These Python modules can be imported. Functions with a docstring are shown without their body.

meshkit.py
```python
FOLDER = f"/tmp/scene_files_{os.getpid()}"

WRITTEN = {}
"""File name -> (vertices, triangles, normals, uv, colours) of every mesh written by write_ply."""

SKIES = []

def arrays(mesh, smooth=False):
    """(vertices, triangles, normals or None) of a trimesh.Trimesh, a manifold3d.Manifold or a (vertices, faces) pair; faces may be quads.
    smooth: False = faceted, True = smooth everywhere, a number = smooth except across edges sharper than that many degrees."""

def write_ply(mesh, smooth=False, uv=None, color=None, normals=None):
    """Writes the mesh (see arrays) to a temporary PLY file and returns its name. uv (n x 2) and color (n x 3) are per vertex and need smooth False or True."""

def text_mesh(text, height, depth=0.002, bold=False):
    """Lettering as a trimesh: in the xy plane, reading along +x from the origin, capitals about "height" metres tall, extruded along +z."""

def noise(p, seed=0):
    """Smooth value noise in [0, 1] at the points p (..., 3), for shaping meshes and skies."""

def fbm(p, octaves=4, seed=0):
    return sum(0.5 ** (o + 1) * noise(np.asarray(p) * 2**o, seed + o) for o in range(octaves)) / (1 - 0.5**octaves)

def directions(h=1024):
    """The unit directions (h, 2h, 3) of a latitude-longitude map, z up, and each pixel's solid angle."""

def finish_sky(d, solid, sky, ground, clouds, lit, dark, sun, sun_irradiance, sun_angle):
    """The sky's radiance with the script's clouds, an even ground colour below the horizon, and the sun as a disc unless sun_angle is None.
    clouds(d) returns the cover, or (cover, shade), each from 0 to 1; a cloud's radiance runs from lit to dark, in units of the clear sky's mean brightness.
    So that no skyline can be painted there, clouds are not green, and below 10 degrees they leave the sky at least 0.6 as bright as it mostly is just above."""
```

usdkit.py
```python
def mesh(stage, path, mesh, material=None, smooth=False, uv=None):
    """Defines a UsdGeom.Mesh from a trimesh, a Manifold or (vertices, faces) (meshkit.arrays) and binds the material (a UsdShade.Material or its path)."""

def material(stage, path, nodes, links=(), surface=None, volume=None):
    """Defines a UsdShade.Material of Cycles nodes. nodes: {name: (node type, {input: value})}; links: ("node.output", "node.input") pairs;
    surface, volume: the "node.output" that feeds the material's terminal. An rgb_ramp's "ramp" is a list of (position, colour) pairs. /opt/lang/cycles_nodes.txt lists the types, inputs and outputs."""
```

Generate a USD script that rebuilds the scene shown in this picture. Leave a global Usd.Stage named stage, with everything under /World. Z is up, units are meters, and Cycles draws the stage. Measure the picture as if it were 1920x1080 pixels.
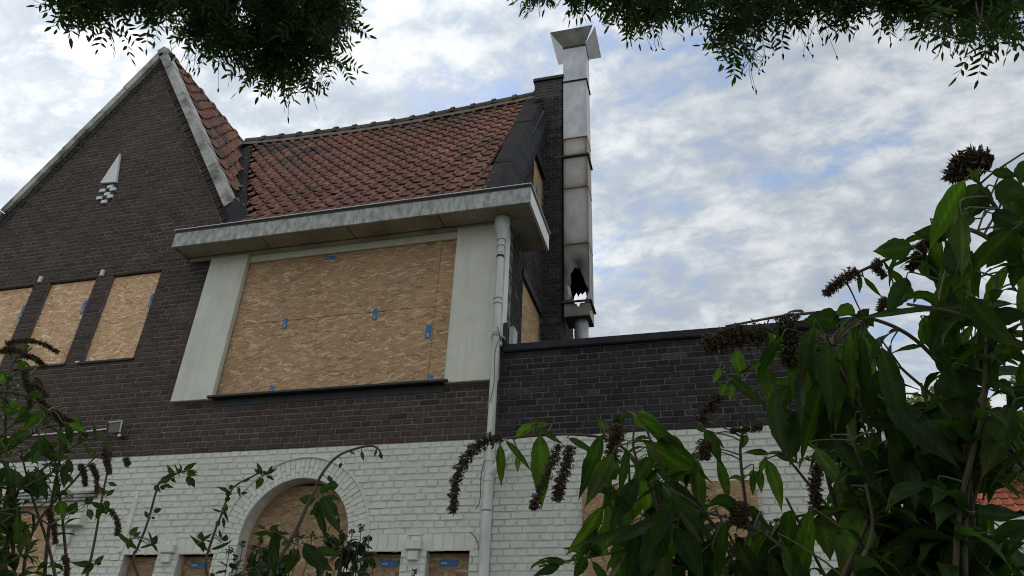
import math, random
import numpy as np
import trimesh
import shapely
from shapely.geometry import Polygon, box as sbox, Point, MultiPolygon
from shapely.prepared import prep
from scipy.spatial import cKDTree
import usdkit, meshkit
from pxr import Usd, UsdGeom, UsdLux, UsdShade, Gf, Sdf, Vt

stage = Usd.Stage.CreateInMemory()
UsdGeom.SetStageUpAxis(stage, UsdGeom.Tokens.z)
UsdGeom.SetStageMetersPerUnit(stage, 1.0)
UsdGeom.Xform.Define(stage, '/World')
UsdGeom.Scope.Define(stage, '/World/Looks')

# ------------------------------------------------------------------ camera
EYE = np.array([0.0, -6.4, 1.6])
PITCH, YAW, ROLL, FPX = math.radians(30.52), math.radians(-15.82), math.radians(2.553), 1389.5
FWD = np.array([math.sin(YAW) * math.cos(PITCH), math.cos(YAW) * math.cos(PITCH), math.sin(PITCH)])
_r = np.array([math.cos(YAW), -math.sin(YAW), 0.0]); _u = np.cross(_r, FWD)
RIGHT = _r * math.cos(ROLL) + _u * math.sin(ROLL); UP = -_r * math.sin(ROLL) + _u * math.cos(ROLL)
cam = UsdGeom.Camera.Define(stage, '/World/camera')
M4 = np.eye(4); M4[0, :3], M4[1, :3], M4[2, :3], M4[3, :3] = RIGHT, UP, -FWD, EYE
cam.AddTransformOp().Set(Gf.Matrix4d(*M4.ravel().tolist()))
cam.CreateHorizontalApertureAttr(36.0); cam.CreateVerticalApertureAttr(20.25)
cam.CreateFocalLengthAttr(36.0 * FPX / 1920.0)
cam.CreateClippingRangeAttr(Gf.Vec2f(0.05, 2000.0))
cam.CreateExposureAttr(0.0)

# ------------------------------------------------------------------ sky and sun (veiled by cloud, behind the house on the left)
SUN_EL, SUN_AZ = math.radians(44), math.radians(-58)
SUN = np.array([math.sin(SUN_AZ) * math.cos(SUN_EL), math.cos(SUN_AZ) * math.cos(SUN_EL), math.sin(SUN_EL)])
sky_mat = usdkit.material(stage, '/World/Looks/sky_air', {
    'tc': ('texture_coordinate', {}),
    'sky': ('sky_texture', {'sky_type': 'single_scattering', 'sun_disc': False, 'sun_elevation': SUN_EL, 'sun_rotation': SUN_AZ, 'altitude': 20.0, 'air_density': 1.0, 'aerosol_density': 0.6, 'ozone_density': 1.6}),
    'blue': ('mix', {'mix_type': 'multiply', 'fac': 1.0, 'color2': (2.1, 2.1, 2.1)}),
    'sep': ('separate_xyz', {}),
    'zc': ('math', {'math_type': 'maximum', 'value2': 0.0}),
    'zo': ('math', {'math_type': 'add', 'value2': 0.3}),
    'px': ('math', {'math_type': 'divide'}), 'py': ('math', {'math_type': 'divide'}),
    'q': ('combine_xyz', {'z': 11.3}),
    'rot': ('mapping', {'rotation': (0, 0, 0.5), 'scale': (1.0, 1.45, 1.0)}),
    'big': ('noise_texture', {'scale': 1.35, 'detail': 3.0, 'roughness': 0.5, 'distortion': 0.2}),
    'mid': ('noise_texture', {'scale': 4.6, 'detail': 9.0, 'roughness': 0.58, 'distortion': 0.3}),
    'puff': ('noise_texture', {'scale': 13.0, 'detail': 9.0, 'roughness': 0.62, 'distortion': 0.25}),
    'm1': ('math', {'math_type': 'multiply', 'value2': 0.40}),
    'm2': ('math', {'math_type': 'multiply_add', 'value2': 0.30}),
    'm3': ('math', {'math_type': 'multiply_add', 'value2': 0.30}),
    'cover': ('map_range', {'range_type': 'smoothstep', 'from_min': 0.36, 'from_max': 0.485, 'to_min': 0.12, 'to_max': 1.0}),
    'lit': ('noise_texture', {'scale': 2.8, 'detail': 8.0, 'roughness': 0.56, 'distortion': 0.5}),
    'litv': ('vector_math', {'math_type': 'add', 'vector2': (5.3, 2.1, 0.8)}),
    'l1': ('math', {'math_type': 'multiply', 'value2': 0.36}),
    'l2': ('math', {'math_type': 'multiply_add', 'value2': 0.28}),
    'l3': ('math', {'math_type': 'multiply_add', 'value2': 0.36}),
    'ramp': ('rgb_ramp', {'ramp': [(0.0, (3.7, 4.25, 5.0)), (0.425, (4.4, 4.95, 5.65)), (0.48, (5.3, 5.85, 6.45)), (0.535, (7.1, 7.5, 7.9)), (0.605, (9.1, 9.25, 9.3)), (1.0, (9.9, 9.9, 9.9))]}),
    'dot': ('vector_math', {'math_type': 'dot_product', 'vector2': tuple(SUN)}),
    'glow': ('map_range', {'range_type': 'smoothstep', 'from_min': 0.6, 'from_max': 1.0, 'to_min': 0.95, 'to_max': 1.3}),
    'cl': ('vector_math', {'math_type': 'scale'}),
    'out': ('mix', {'mix_type': 'mix'}),
    'bg': ('background_shader', {'strength': 0.1}),
}, [('tc.generated', 'sep.vector'), ('sep.z', 'zc.value1'), ('zc.value', 'zo.value1'), ('sep.x', 'px.value1'), ('zo.value', 'px.value2'), ('sep.y', 'py.value1'), ('zo.value', 'py.value2'),
    ('px.value', 'q.x'), ('py.value', 'q.y'), ('q.vector', 'rot.vector'), ('rot.vector', 'big.vector'), ('rot.vector', 'mid.vector'), ('rot.vector', 'puff.vector'),
    ('big.fac', 'm1.value1'), ('mid.fac', 'm2.value1'), ('m1.value', 'm2.value3'), ('puff.fac', 'm3.value1'), ('m2.value', 'm3.value3'), ('m3.value', 'cover.value'),
    ('rot.vector', 'litv.vector1'), ('litv.vector', 'lit.vector'), ('lit.fac', 'l1.value1'), ('mid.fac', 'l2.value1'), ('l1.value', 'l2.value3'), ('puff.fac', 'l3.value1'), ('l2.value', 'l3.value3'), ('l3.value', 'ramp.fac'),
    ('tc.generated', 'dot.vector1'), ('dot.value', 'glow.value'), ('ramp.color', 'cl.vector1'), ('glow.result', 'cl.scale'),
    ('sky.color', 'blue.color1'), ('blue.color', 'out.color1'), ('cl.vector', 'out.color2'), ('cover.result', 'out.fac'), ('out.color', 'bg.color')], surface='bg.background')
dome = UsdLux.DomeLight.Define(stage, '/World/sky')
UsdShade.MaterialBindingAPI.Apply(dome.GetPrim()).Bind(sky_mat)
dome.GetPrim().SetCustomDataByKey('kind', 'structure')
sun = UsdLux.DistantLight.Define(stage, '/World/sun')
sun.CreateNormalizeAttr(True); sun.CreateIntensityAttr(0.3); sun.CreateAngleAttr(12.0); sun.CreateColorAttr(Gf.Vec3f(1.0, 0.95, 0.86))
_z = SUN; _x = np.cross([0, 0, 1.0], _z); _x /= np.linalg.norm(_x); _y = np.cross(_z, _x)
S4 = np.eye(4); S4[0, :3], S4[1, :3], S4[2, :3] = _x, _y, _z
sun.AddTransformOp().Set(Gf.Matrix4d(*S4.ravel().tolist()))

# ------------------------------------------------------------------ helpers
NAMES, BASE = {}, {}
ROOT = '/World'
def numbered(parent, name):
    k = (parent, name); n = NAMES.get(k, 0); NAMES[k] = n + 1
    return name if n == 0 else f'{name}_{n:03d}'
def meta(prim, **kw):
    for k, v in kw.items():
        if v: prim.SetCustomDataByKey({'cat': 'category'}.get(k, k), v)
def thing(name, label, cat, loc=(0, 0, 0), group=None):
    p = f'{ROOT}/{numbered(ROOT, name)}'
    x = UsdGeom.Xform.Define(stage, p); x.AddTranslateOp().Set(Gf.Vec3d(*map(float, loc)))
    BASE[p] = np.asarray(loc, float)
    meta(x.GetPrim(), label=label, cat=cat, group=group)
    return p
class MB:
    """collects vertices and triangles, with one tint for each vertex"""
    def __init__(self): self.v, self.f, self.c, self.n = [], [], [], 0
    def add(self, v, f, tint=(1, 1, 1)):
        v = np.asarray(v, float); f = np.asarray(f, int)
        if f.ndim == 2 and f.shape[1] == 4: f = np.vstack([f[:, [0, 1, 2]], f[:, [0, 2, 3]]])
        self.v.append(v); self.f.append(f + self.n); self.c.append(np.broadcast_to(np.asarray(tint, float), (len(v), 3))); self.n += len(v)
        return self
    def mesh(self): return np.vstack(self.v), np.vstack(self.f), np.vstack(self.c)
def put(parent, name, geo, mat, smooth=False, tinted=False, label=None, kind=None, cat=None, group=None):
    """one Mesh prim under parent (a path) or, with parent None, a thing of its own"""
    par = parent or ROOT
    p = f'{par}/{numbered(par, name)}'
    if isinstance(geo, MB): v, f, c = geo.mesh()
    elif hasattr(geo, 'vertices'): v, f, c = np.array(geo.vertices), np.array(geo.faces), None
    else: v, f, c = (list(geo) + [None])[:3]
    top = '/'.join(par.split('/')[:3])
    v = np.asarray(v, float) - BASE.get(top, 0)
    if tinted and smooth not in (True, False):      # the smoothing angle splits vertices: carry the tints along
        v2, f2, _ = meshkit.arrays((v, f), smooth)
        if len(v2) != len(v): c = c[cKDTree(v).query(v2)[1]]
    m = usdkit.mesh(stage, p, (v, f), LOOK[mat], smooth=smooth)
    if tinted and c is not None:
        UsdGeom.PrimvarsAPI(m).CreatePrimvar('tint', Sdf.ValueTypeNames.Color3fArray, 'vertex').Set(Vt.Vec3fArray.FromNumpy(np.asarray(c, np.float32)))
    meta(m.GetPrim(), label=label, kind=kind, cat=cat, group=group)
    return p
def box(x0, x1, y0, y1, z0, z1, ch=0.0):
    """a box, its edges chamfered by ch"""
    lo, hi = np.array([x0, y0, z0], float), np.array([x1, y1, z1], float)
    if ch <= 0:
        m = trimesh.creation.box(hi - lo); m.apply_translation((lo + hi) / 2); return np.array(m.vertices), np.array(m.faces)
    pts = []
    for k in range(3):
        a, b = lo + ch, hi - ch; a[k], b[k] = lo[k], hi[k]
        pts += [[(a, b)[i][0], (a, b)[j][1], (a, b)[l][2]] for i in (0, 1) for j in (0, 1) for l in (0, 1)]
    m = trimesh.convex.convex_hull(np.array(pts)); return np.array(m.vertices), np.array(m.faces)
def hull(pts):
    m = trimesh.convex.convex_hull(np.asarray(pts, float)); return np.array(m.vertices), np.array(m.faces)
def tube(points, radii, sides=8, caps=True):
    p = np.asarray(points, float); n = len(p)
    r = np.broadcast_to(np.asarray(radii, float), (n,))
    t = np.gradient(p, axis=0); t /= np.linalg.norm(t, axis=1, keepdims=True) + 1e-12
    ref = np.array([0, 0, 1.0]) if abs(t[0][2]) < 0.9 else np.array([1.0, 0, 0])
    a = np.cross(t[0], ref); a /= np.linalg.norm(a); A = []
    for k in range(n):
        a = a - t[k] * (a @ t[k]); a /= np.linalg.norm(a) + 1e-12; A.append(a)
    A = np.array(A); B = np.cross(t, A); ang = np.arange(sides) * 2 * math.pi / sides
    v = (p[:, None] + r[:, None, None] * (np.cos(ang)[None, :, None] * A[:, None] + np.sin(ang)[None, :, None] * B[:, None])).reshape(-1, 3)
    i, j = np.meshgrid(np.arange(n - 1), np.arange(sides), indexing='ij')
    q = np.stack([i * sides + j, i * sides + (j + 1) % sides, (i + 1) * sides + (j + 1) % sides, (i + 1) * sides + j], -1).reshape(-1, 4)
    f = np.vstack([q[:, [0, 1, 2]], q[:, [0, 2, 3]]])
    if caps:
        v = np.vstack([v, p[0], p[-1]]); c0, c1 = len(v) - 2, len(v) - 1; e = (n - 1) * sides
        f = np.vstack([f, [[c0, (k + 1) % sides, k] for k in range(sides)], [[c1, e + k, e + (k + 1) % sides] for k in range(sides)]])
    return v, f
def spline(pts, n=24):
    """Catmull-Rom through the points"""
    p = np.asarray(pts, float)
    if len(p) < 3: return p[0] + (p[-1] - p[0]) * np.linspace(0, 1, n)[:, None]
    P = np.vstack([2 * p[0] - p[1], p, 2 * p[-1] - p[-2]]); out = []
    for s in np.linspace(0, len(p) - 1 - 1e-9, n):
        k = int(s); t = s - k; a, b, c, d = P[k:k + 4]
        out.append(0.5 * (2 * b + (c - a) * t + (2 * a - 5 * b + 4 * c - d) * t * t + (3 * b - a - 3 * c + d) * t ** 3))
    return np.array(out)
def prism(poly, h):
    """shapely polygon extruded: (u, v, n) vertices with n from 0 to h"""
    out = MB()
    for g in getattr(poly, 'geoms', [poly]):
        if g.is_empty or g.area < 1e-7: continue
        m = trimesh.creation.extrude_polygon(g, h, engine='earcut'); out.add(m.vertices, m.faces)
    return out.mesh()[:2]
class Frame:
    def __init__(s, o, u, v, n): s.o, s.u, s.v, s.n = (np.asarray(k, float) for k in (o, u, v, n))
    def __call__(s, p):
        p = np.asarray(p, float); return s.o + p[:, :1] * s.u + p[:, 1:2] * s.v + p[:, 2:3] * s.n
    def fix(s, f): return f if np.cross(s.u, s.v) @ s.n > 0 else np.asarray(f)[:, ::-1]
    def slab(s, poly, n0, n1):
        v, f = prism(poly, n1 - n0); v = v + [0, 0, n0]; return s(v), s.fix(f)
def pix(x, y, dist):
    d = (x - 960) / FPX * RIGHT - (y - 540) / FPX * UP + FWD; return EYE + d / np.linalg.norm(d) * dist
def pixy(x, y, wy):
    d = (x - 960) / FPX * RIGHT - (y - 540) / FPX * UP + FWD; return EYE + d * (wy - EYE[1]) / d[1]
def screen_size(v):
    d = np.asarray(v) - EYE; w = d @ FWD
    if w.min() < 0.05: return 0.0
    x, y = 960 + FPX * (d @ RIGHT) / w, 540 - FPX * (d @ UP) / w
    if x.max() < 0 or x.min() > 1920 or y.max() < 0 or y.min() > 1080: return 0.0
    return (np.clip(x.max(), 0, 1920) - np.clip(x.min(), 0, 1920)) * (np.clip(y.max(), 0, 1080) - np.clip(y.min(), 0, 1080))
def pieces(parent, name, stuff, items, mat, most=300, smooth=False):
    """items: (v, f, tint). The ones that show largest become parts of their own, the rest one part of kind stuff."""
    order = sorted(range(len(items)), key=lambda k: -screen_size(items[k][0]))
    for k in order[:most]:
        v, f, c = items[k]; mb = MB().add(v, f, c); put(parent, name, mb, mat, tinted=True, smooth=smooth)
    if len(order) > most:
        mb = MB()
        for k in order[most:]: mb.add(*items[k])
        put(parent, stuff, mb, mat, tinted=True, kind='stuff', smooth=smooth)

# ------------------------------------------------------------------ materials
LOOK = {}
def look(name, nodes, links, surface='p.BSDF'):
    LOOK[name] = usdkit.material(stage, f'/World/Looks/{name}', nodes, links, surface=surface)
def tinted_look(name, rough=0.85, noise=26.0, lo=0.72, hi=1.22, bump=0.5, bscale=90.0, dist=0.004, big=(0.8, 1.12), spec=0.3):
    """tint of each piece x fine grain x broad weathering"""
    look(name, {
        'g': ('geometry', {}), 'a': ('attribute', {'attribute': 'tint'}),
        'n': ('noise_texture', {'scale': noise, 'detail': 6.0, 'roughness': 0.6}), 'nr': ('map_range', {'from_min': 0.3, 'from_max': 0.7, 'to_min': lo, 'to_max': hi}),
        'b': ('noise_texture', {'scale': 0.9, 'detail': 5.0, 'roughness': 0.6}), 'br': ('map_range', {'from_min': 0.3, 'from_max': 0.7, 'to_min': big[0], 'to_max': big[1]}),
        'm1': ('vector_math', {'math_type': 'scale'}), 'm2': ('vector_math', {'math_type': 'scale'}),
        'h': ('noise_texture', {'scale': bscale, 'detail': 5.0, 'roughness': 0.65}), 'bp': ('bump', {'strength': bump, 'distance': dist}),
        'p': ('principled_bsdf', {'roughness': rough, 'specular_ior_level': spec})},
        [('g.position', 'n.vector'), ('g.position', 'b.vector'), ('g.position', 'h.vector'), ('n.fac', 'nr.value'), ('b.fac', 'br.value'), ('a.color', 'm1.vector1'), ('nr.result', 'm1.scale'),
         ('m1.vector', 'm2.vector1'), ('br.result', 'm2.scale'), ('m2.vector', 'p.base_color'), ('h.fac', 'bp.height'), ('bp.normal', 'p.normal')])
def plain_look(name, col, col2=None, rough=0.7, scale=6.0, bump=0.25, bscale=60.0, dist=0.003, metallic=0.0, spec=0.4, streak=None, lo=0.35, hi=0.65):
    """two colours mixed by noise; streak = (scale vector) stretches the noise, as rain streaks do"""
    look(name, {
        'g': ('geometry', {}), 'mp': ('mapping', {'scale': streak or (1, 1, 1)}),
        'n': ('noise_texture', {'scale': scale, 'detail': 7.0, 'roughness': 0.62}), 'r': ('rgb_ramp', {'ramp': [(0.0, col), (lo, col), (hi, col2 or col), (1.0, col2 or col)]}),
        'h': ('noise_texture', {'scale': bscale, 'detail': 5.0, 'roughness': 0.6}), 'bp': ('bump', {'strength': bump, 'distance': dist}),
        'p': ('principled_bsdf', {'roughness': rough, 'metallic': metallic, 'specular_ior_level': spec})},
        [('g.position', 'mp.vector'), ('mp.vector', 'n.vector'), ('g.position', 'h.vector'), ('n.fac', 'r.fac'), ('r.color', 'p.base_color'), ('h.fac', 'bp.height'), ('bp.normal', 'p.normal')])
tinted_look('brick', rough=0.88, bump=0.7)
tinted_look('painted_brick', rough=0.6, noise=14.0, lo=0.9, hi=1.05, bump=0.55, bscale=38.0, dist=0.006, big=(0.9, 1.04), spec=0.35)
tinted_look('roof_tile', rough=0.8, noise=18.0, lo=0.55, hi=1.3, bump=0.5, bscale=70.0, big=(0.75, 1.15))
plain_look('mortar', (0.135, 0.112, 0.09), (0.21, 0.178, 0.145), rough=0.95, scale=9.0, bump=0.8)
plain_look('dark_mortar', (0.075, 0.069, 0.066), (0.14, 0.13, 0.12), rough=0.95, scale=7.0, bump=0.8)
plain_look('painted_mortar', (0.47, 0.465, 0.41), (0.62, 0.615, 0.545), rough=0.7, scale=12.0, bump=0.8, bscale=45, dist=0.006)
look('render_paint', {      # painted render: faint runs, scuffs down to the grey, hairline relief
    'g': ('geometry', {}), 'n': ('noise_texture', {'scale': 3.0, 'detail': 7.0, 'roughness': 0.62}), 'r': ('rgb_ramp', {'ramp': [(0.0, (0.55, 0.545, 0.445)), (0.4, (0.6, 0.595, 0.49)), (0.6, (0.66, 0.655, 0.555)), (1.0, (0.68, 0.675, 0.575))]}),
    'mp': ('mapping', {'scale': (9.0, 9.0, 0.7)}), 'd': ('noise_texture', {'scale': 1.6, 'detail': 5.0, 'roughness': 0.6}), 'dr': ('map_range', {'from_min': 0.5, 'from_max': 0.78, 'to_min': 1.0, 'to_max': 0.84, 'clamp': True}), 'm': ('vector_math', {'math_type': 'scale'}),
    's': ('noise_texture', {'scale': 17.0, 'detail': 4.0, 'roughness': 0.7}), 'sr': ('map_range', {'range_type': 'smoothstep', 'from_min': 0.685, 'from_max': 0.73, 'to_min': 0.0, 'to_max': 0.8}), 'x': ('mix', {'color2': (0.2, 0.19, 0.165)}),
    'h': ('noise_texture', {'scale': 22.0, 'detail': 6.0, 'roughness': 0.62}), 'bp': ('bump', {'strength': 0.6, 'distance': 0.006}), 'p': ('principled_bsdf', {'roughness': 0.65, 'specular_ior_level': 0.35})},
    [('g.position', 'n.vector'), ('n.fac', 'r.fac'), ('g.position', 'mp.vector'), ('mp.vector', 'd.vector'), ('d.fac', 'dr.value'), ('r.color', 'm.vector1'), ('dr.result', 'm.scale'), ('g.position', 's.vector'), ('s.fac', 'sr.value'), ('sr.result', 'x.fac'), ('m.vector', 'x.color1'), ('x.color', 'p.base_color'),
     ('g.position', 'h.vector'), ('h.fac', 'bp.height'), ('bp.normal', 'p.normal')])
plain_look('concrete', (0.12, 0.115, 0.1), (0.44, 0.43, 0.38), rough=0.85, scale=3.6, bump=0.5, lo=0.36, hi=0.55)
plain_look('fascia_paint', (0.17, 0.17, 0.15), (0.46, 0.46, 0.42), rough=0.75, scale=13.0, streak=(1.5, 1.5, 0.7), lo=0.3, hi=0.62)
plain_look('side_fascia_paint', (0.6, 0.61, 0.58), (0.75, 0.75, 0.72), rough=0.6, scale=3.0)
plain_look('soffit_board', (0.24, 0.205, 0.165), (0.42, 0.38, 0.31), rough=0.85, scale=2.2)
plain_look('zinc', (0.22, 0.22, 0.22), (0.4, 0.4, 0.39), rough=0.45, metallic=0.4, scale=5.0)
plain_look('lead', (0.014, 0.015, 0.018), (0.03, 0.031, 0.035), rough=0.8, spec=0.2, scale=4.0)
plain_look('slate', (0.016, 0.015, 0.013), (0.034, 0.031, 0.027), rough=0.92, spec=0.12, scale=5.0)
plain_look('pipe_paint', (0.42, 0.43, 0.38), (0.58, 0.59, 0.54), rough=0.45, scale=3.0, streak=(3, 3, 0.8), lo=0.3, hi=0.5)
plain_look('dark_paint', (0.02, 0.02, 0.022), (0.035, 0.034, 0.034), rough=0.6, scale=8.0)
plain_look('white_stone', (0.62, 0.63, 0.6), (0.74, 0.75, 0.72), rough=0.7, scale=14.0)
plain_look('blue_tape', (0.035, 0.13, 0.3), (0.05, 0.17, 0.36), rough=0.5, scale=12.0, bump=0.1)
plain_look('pale_print', (0.3, 0.42, 0.55), (0.35, 0.48, 0.6), rough=0.5)
plain_look('white_plastic', (0.65, 0.65, 0.62), (0.75, 0.75, 0.72), rough=0.4, bump=0.05)
plain_look('lamp_glass', (0.1, 0.1, 0.085), (0.14, 0.135, 0.115), rough=0.15, bump=0.0)
plain_look('soot', (0.004, 0.004, 0.004), (0.012, 0.011, 0.01), rough=0.9)
plain_look('rust', (0.05, 0.025, 0.014), (0.12, 0.065, 0.035), rough=0.8, scale=16.0)
plain_look('soil', (0.05, 0.05, 0.025), (0.11, 0.1, 0.06), rough=0.95, scale=1.5, bump=0.8, bscale=12.0, dist=0.02)
plain_look('bark', (0.06, 0.045, 0.032), (0.13, 0.105, 0.08), rough=0.9, scale=14.0, streak=(1, 1, 0.25), bump=0.8, dist=0.01, bscale=24.0)
plain_look('cane', (0.05, 0.036, 0.022), (0.10, 0.08, 0.045), rough=0.75, scale=20.0)
plain_look('green_stem', (0.06, 0.075, 0.025), (0.11, 0.1, 0.05), rough=0.65, scale=20.0)
plain_look('seed_head', (0.03, 0.02, 0.012), (0.085, 0.06, 0.03), rough=0.9, scale=40.0)
plain_look('far_wall', (0.6, 0.58, 0.54), (0.7, 0.68, 0.64), rough=0.8)
plain_look('far_glass', (0.06, 0.08, 0.1), (0.1, 0.12, 0.14), rough=0.1, bump=0.0)
def osb_look(name, gain):
    """pressed strand board: flakes of several directions laid over each other"""
    nodes, links, prev = {'g': ('geometry', {}), 'sp': ('separate_xyz', {}), 'ax': ('math', {'math_type': 'add'}), 'uv': ('combine_xyz', {}),
        'wn': ('noise_texture', {'scale': 3.0, 'detail': 3.0}), 'ws': ('vector_math', {'math_type': 'scale', 'scale': 0.10}), 'wv': ('vector_math', {'math_type': 'add'})}, [
        ('g.position', 'sp.vector'), ('sp.x', 'ax.value1'), ('sp.y', 'ax.value2'), ('ax.value', 'uv.x'), ('sp.z', 'uv.y'), ('uv.vector', 'wn.vector'), ('wn.color', 'ws.vector1'), ('uv.vector', 'wv.vector1'), ('ws.vector', 'wv.vector2')], None
    tones = [(p, tuple(gain * np.array(c))) for p, c in ((0.0, (0.23, 0.125, 0.058)), (0.1, (0.33, 0.195, 0.1)), (0.6, (0.40, 0.25, 0.13)), (0.85, (0.47, 0.315, 0.175)), (1.0, (0.6, 0.45, 0.29)))]
    for k, (ang, sx, sy, keep) in enumerate([(0.15, 10, 40, 0), (-0.5, 11, 50, 0.45), (0.9, 13, 52, 0.6), (0.05, 10, 60, 0.5), (-1.1, 15, 56, 0.75), (0.35, 11, 52, 0.6), (-0.2, 12, 62, 0.6)]):
        nodes |= {f'mp{k}': ('mapping', {'rotation': (0, 0, ang), 'location': (3.1 * k, 1.7 * k, 0.37 * k), 'scale': (1, 1, 1)}), f'st{k}': ('vector_math', {'math_type': 'multiply', 'vector2': (sx * 1.03, sy * 1.06, 1)}),
                  f'v{k}': ('voronoi_texture', {'dimensions': '2D', 'feature': 'f1', 'metric': 'chebychev', 'scale': 1.0, 'randomness': 1.0}), f's{k}': ('separate_color', {}),
                  f'c{k}': ('rgb_ramp', {'ramp': tones})}
        links += [('wv.vector', f'mp{k}.vector'), (f'mp{k}.vector', f'st{k}.vector1'), (f'st{k}.vector', f'v{k}.vector'), (f'v{k}.color', f's{k}.color'), (f's{k}.r', f'c{k}.fac')]
        if prev is None: prev = f'c{k}.color'
        else:
            nodes |= {f'on{k}': ('math', {'math_type': 'greater_than', 'value2': keep}), f'x{k}': ('mix', {})}
            links += [(f's{k}.g', f'on{k}.value1'), (f'on{k}.value', f'x{k}.fac'), (prev, f'x{k}.color1'), (f'c{k}.color', f'x{k}.color2')]
            prev = f'x{k}.color'
    nodes |= {'gr': ('noise_texture', {'scale': 110.0, 'detail': 4.0}), 'grr': ('map_range', {'from_min': 0.3, 'from_max': 0.7, 'to_min': 0.86, 'to_max': 1.1}), 'bg': ('noise_texture', {'scale': 1.3, 'detail': 3.0}),
              'bgr': ('map_range', {'from_min': 0.3, 'from_max': 0.7, 'to_min': 0.88, 'to_max': 1.08}), 'k1': ('vector_math', {'math_type': 'scale'}), 'k2': ('vector_math', {'math_type': 'scale'}),
              'bw': ('rgb_to_bw', {}), 'bp': ('bump', {'strength': 0.35, 'distance': 0.004}), 'p': ('principled_bsdf', {'roughness': 0.62, 'specular_ior_level': 0.3})}
    links += [('uv.vector', 'gr.vector'), ('gr.fac', 'grr.value'), ('uv.vector', 'bg.vector'), ('bg.fac', 'bgr.value'), (prev, 'k1.vector1'), ('grr.result', 'k1.scale'), ('k1.vector', 'k2.vector1'), ('bgr.result', 'k2.scale'),
              ('k2.vector', 'p.base_color'), (prev, 'bw.color'), ('bw.val', 'bp.height'), ('bp.normal', 'p.normal')]
    look(name, nodes, links)
osb_look('strand_board', 1.12)
osb_look('pale_strand_board', 1.6)
osb_look('old_strand_board', 0.85)
look('sheet_steel', {
    'g': ('geometry', {}), 'mp': ('mapping', {'scale': (1.6, 1.6, 0.5)}), 'n': ('noise_texture', {'scale': 4.0, 'detail': 6.0, 'roughness': 0.6}), 'a': ('attribute', {'attribute': 'tint'}),
    'nr': ('map_range', {'from_min': 0.3, 'from_max': 0.7, 'to_min': 0.75, 'to_max': 1.1}), 'm': ('vector_math', {'math_type': 'scale'}), 'rr': ('map_range', {'from_min': 0.3, 'from_max': 0.7, 'to_min': 0.3, 'to_max': 0.5}),
    'h': ('noise_texture', {'scale': 5.0, 'detail': 2.0}), 'bp': ('bump', {'strength': 0.25, 'distance': 0.03}), 'p': ('principled_bsdf', {'metallic': 0.85})},
    [('g.position', 'mp.vector'), ('mp.vector', 'n.vector'), ('n.fac', 'nr.value'), ('a.color', 'm.vector1'), ('nr.result', 'm.scale'), ('m.vector', 'p.base_color'), ('n.fac', 'rr.value'), ('rr.result', 'p.roughness'), ('g.position', 'h.vector'), ('h.fac', 'bp.height'), ('bp.normal', 'p.normal')])
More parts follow.
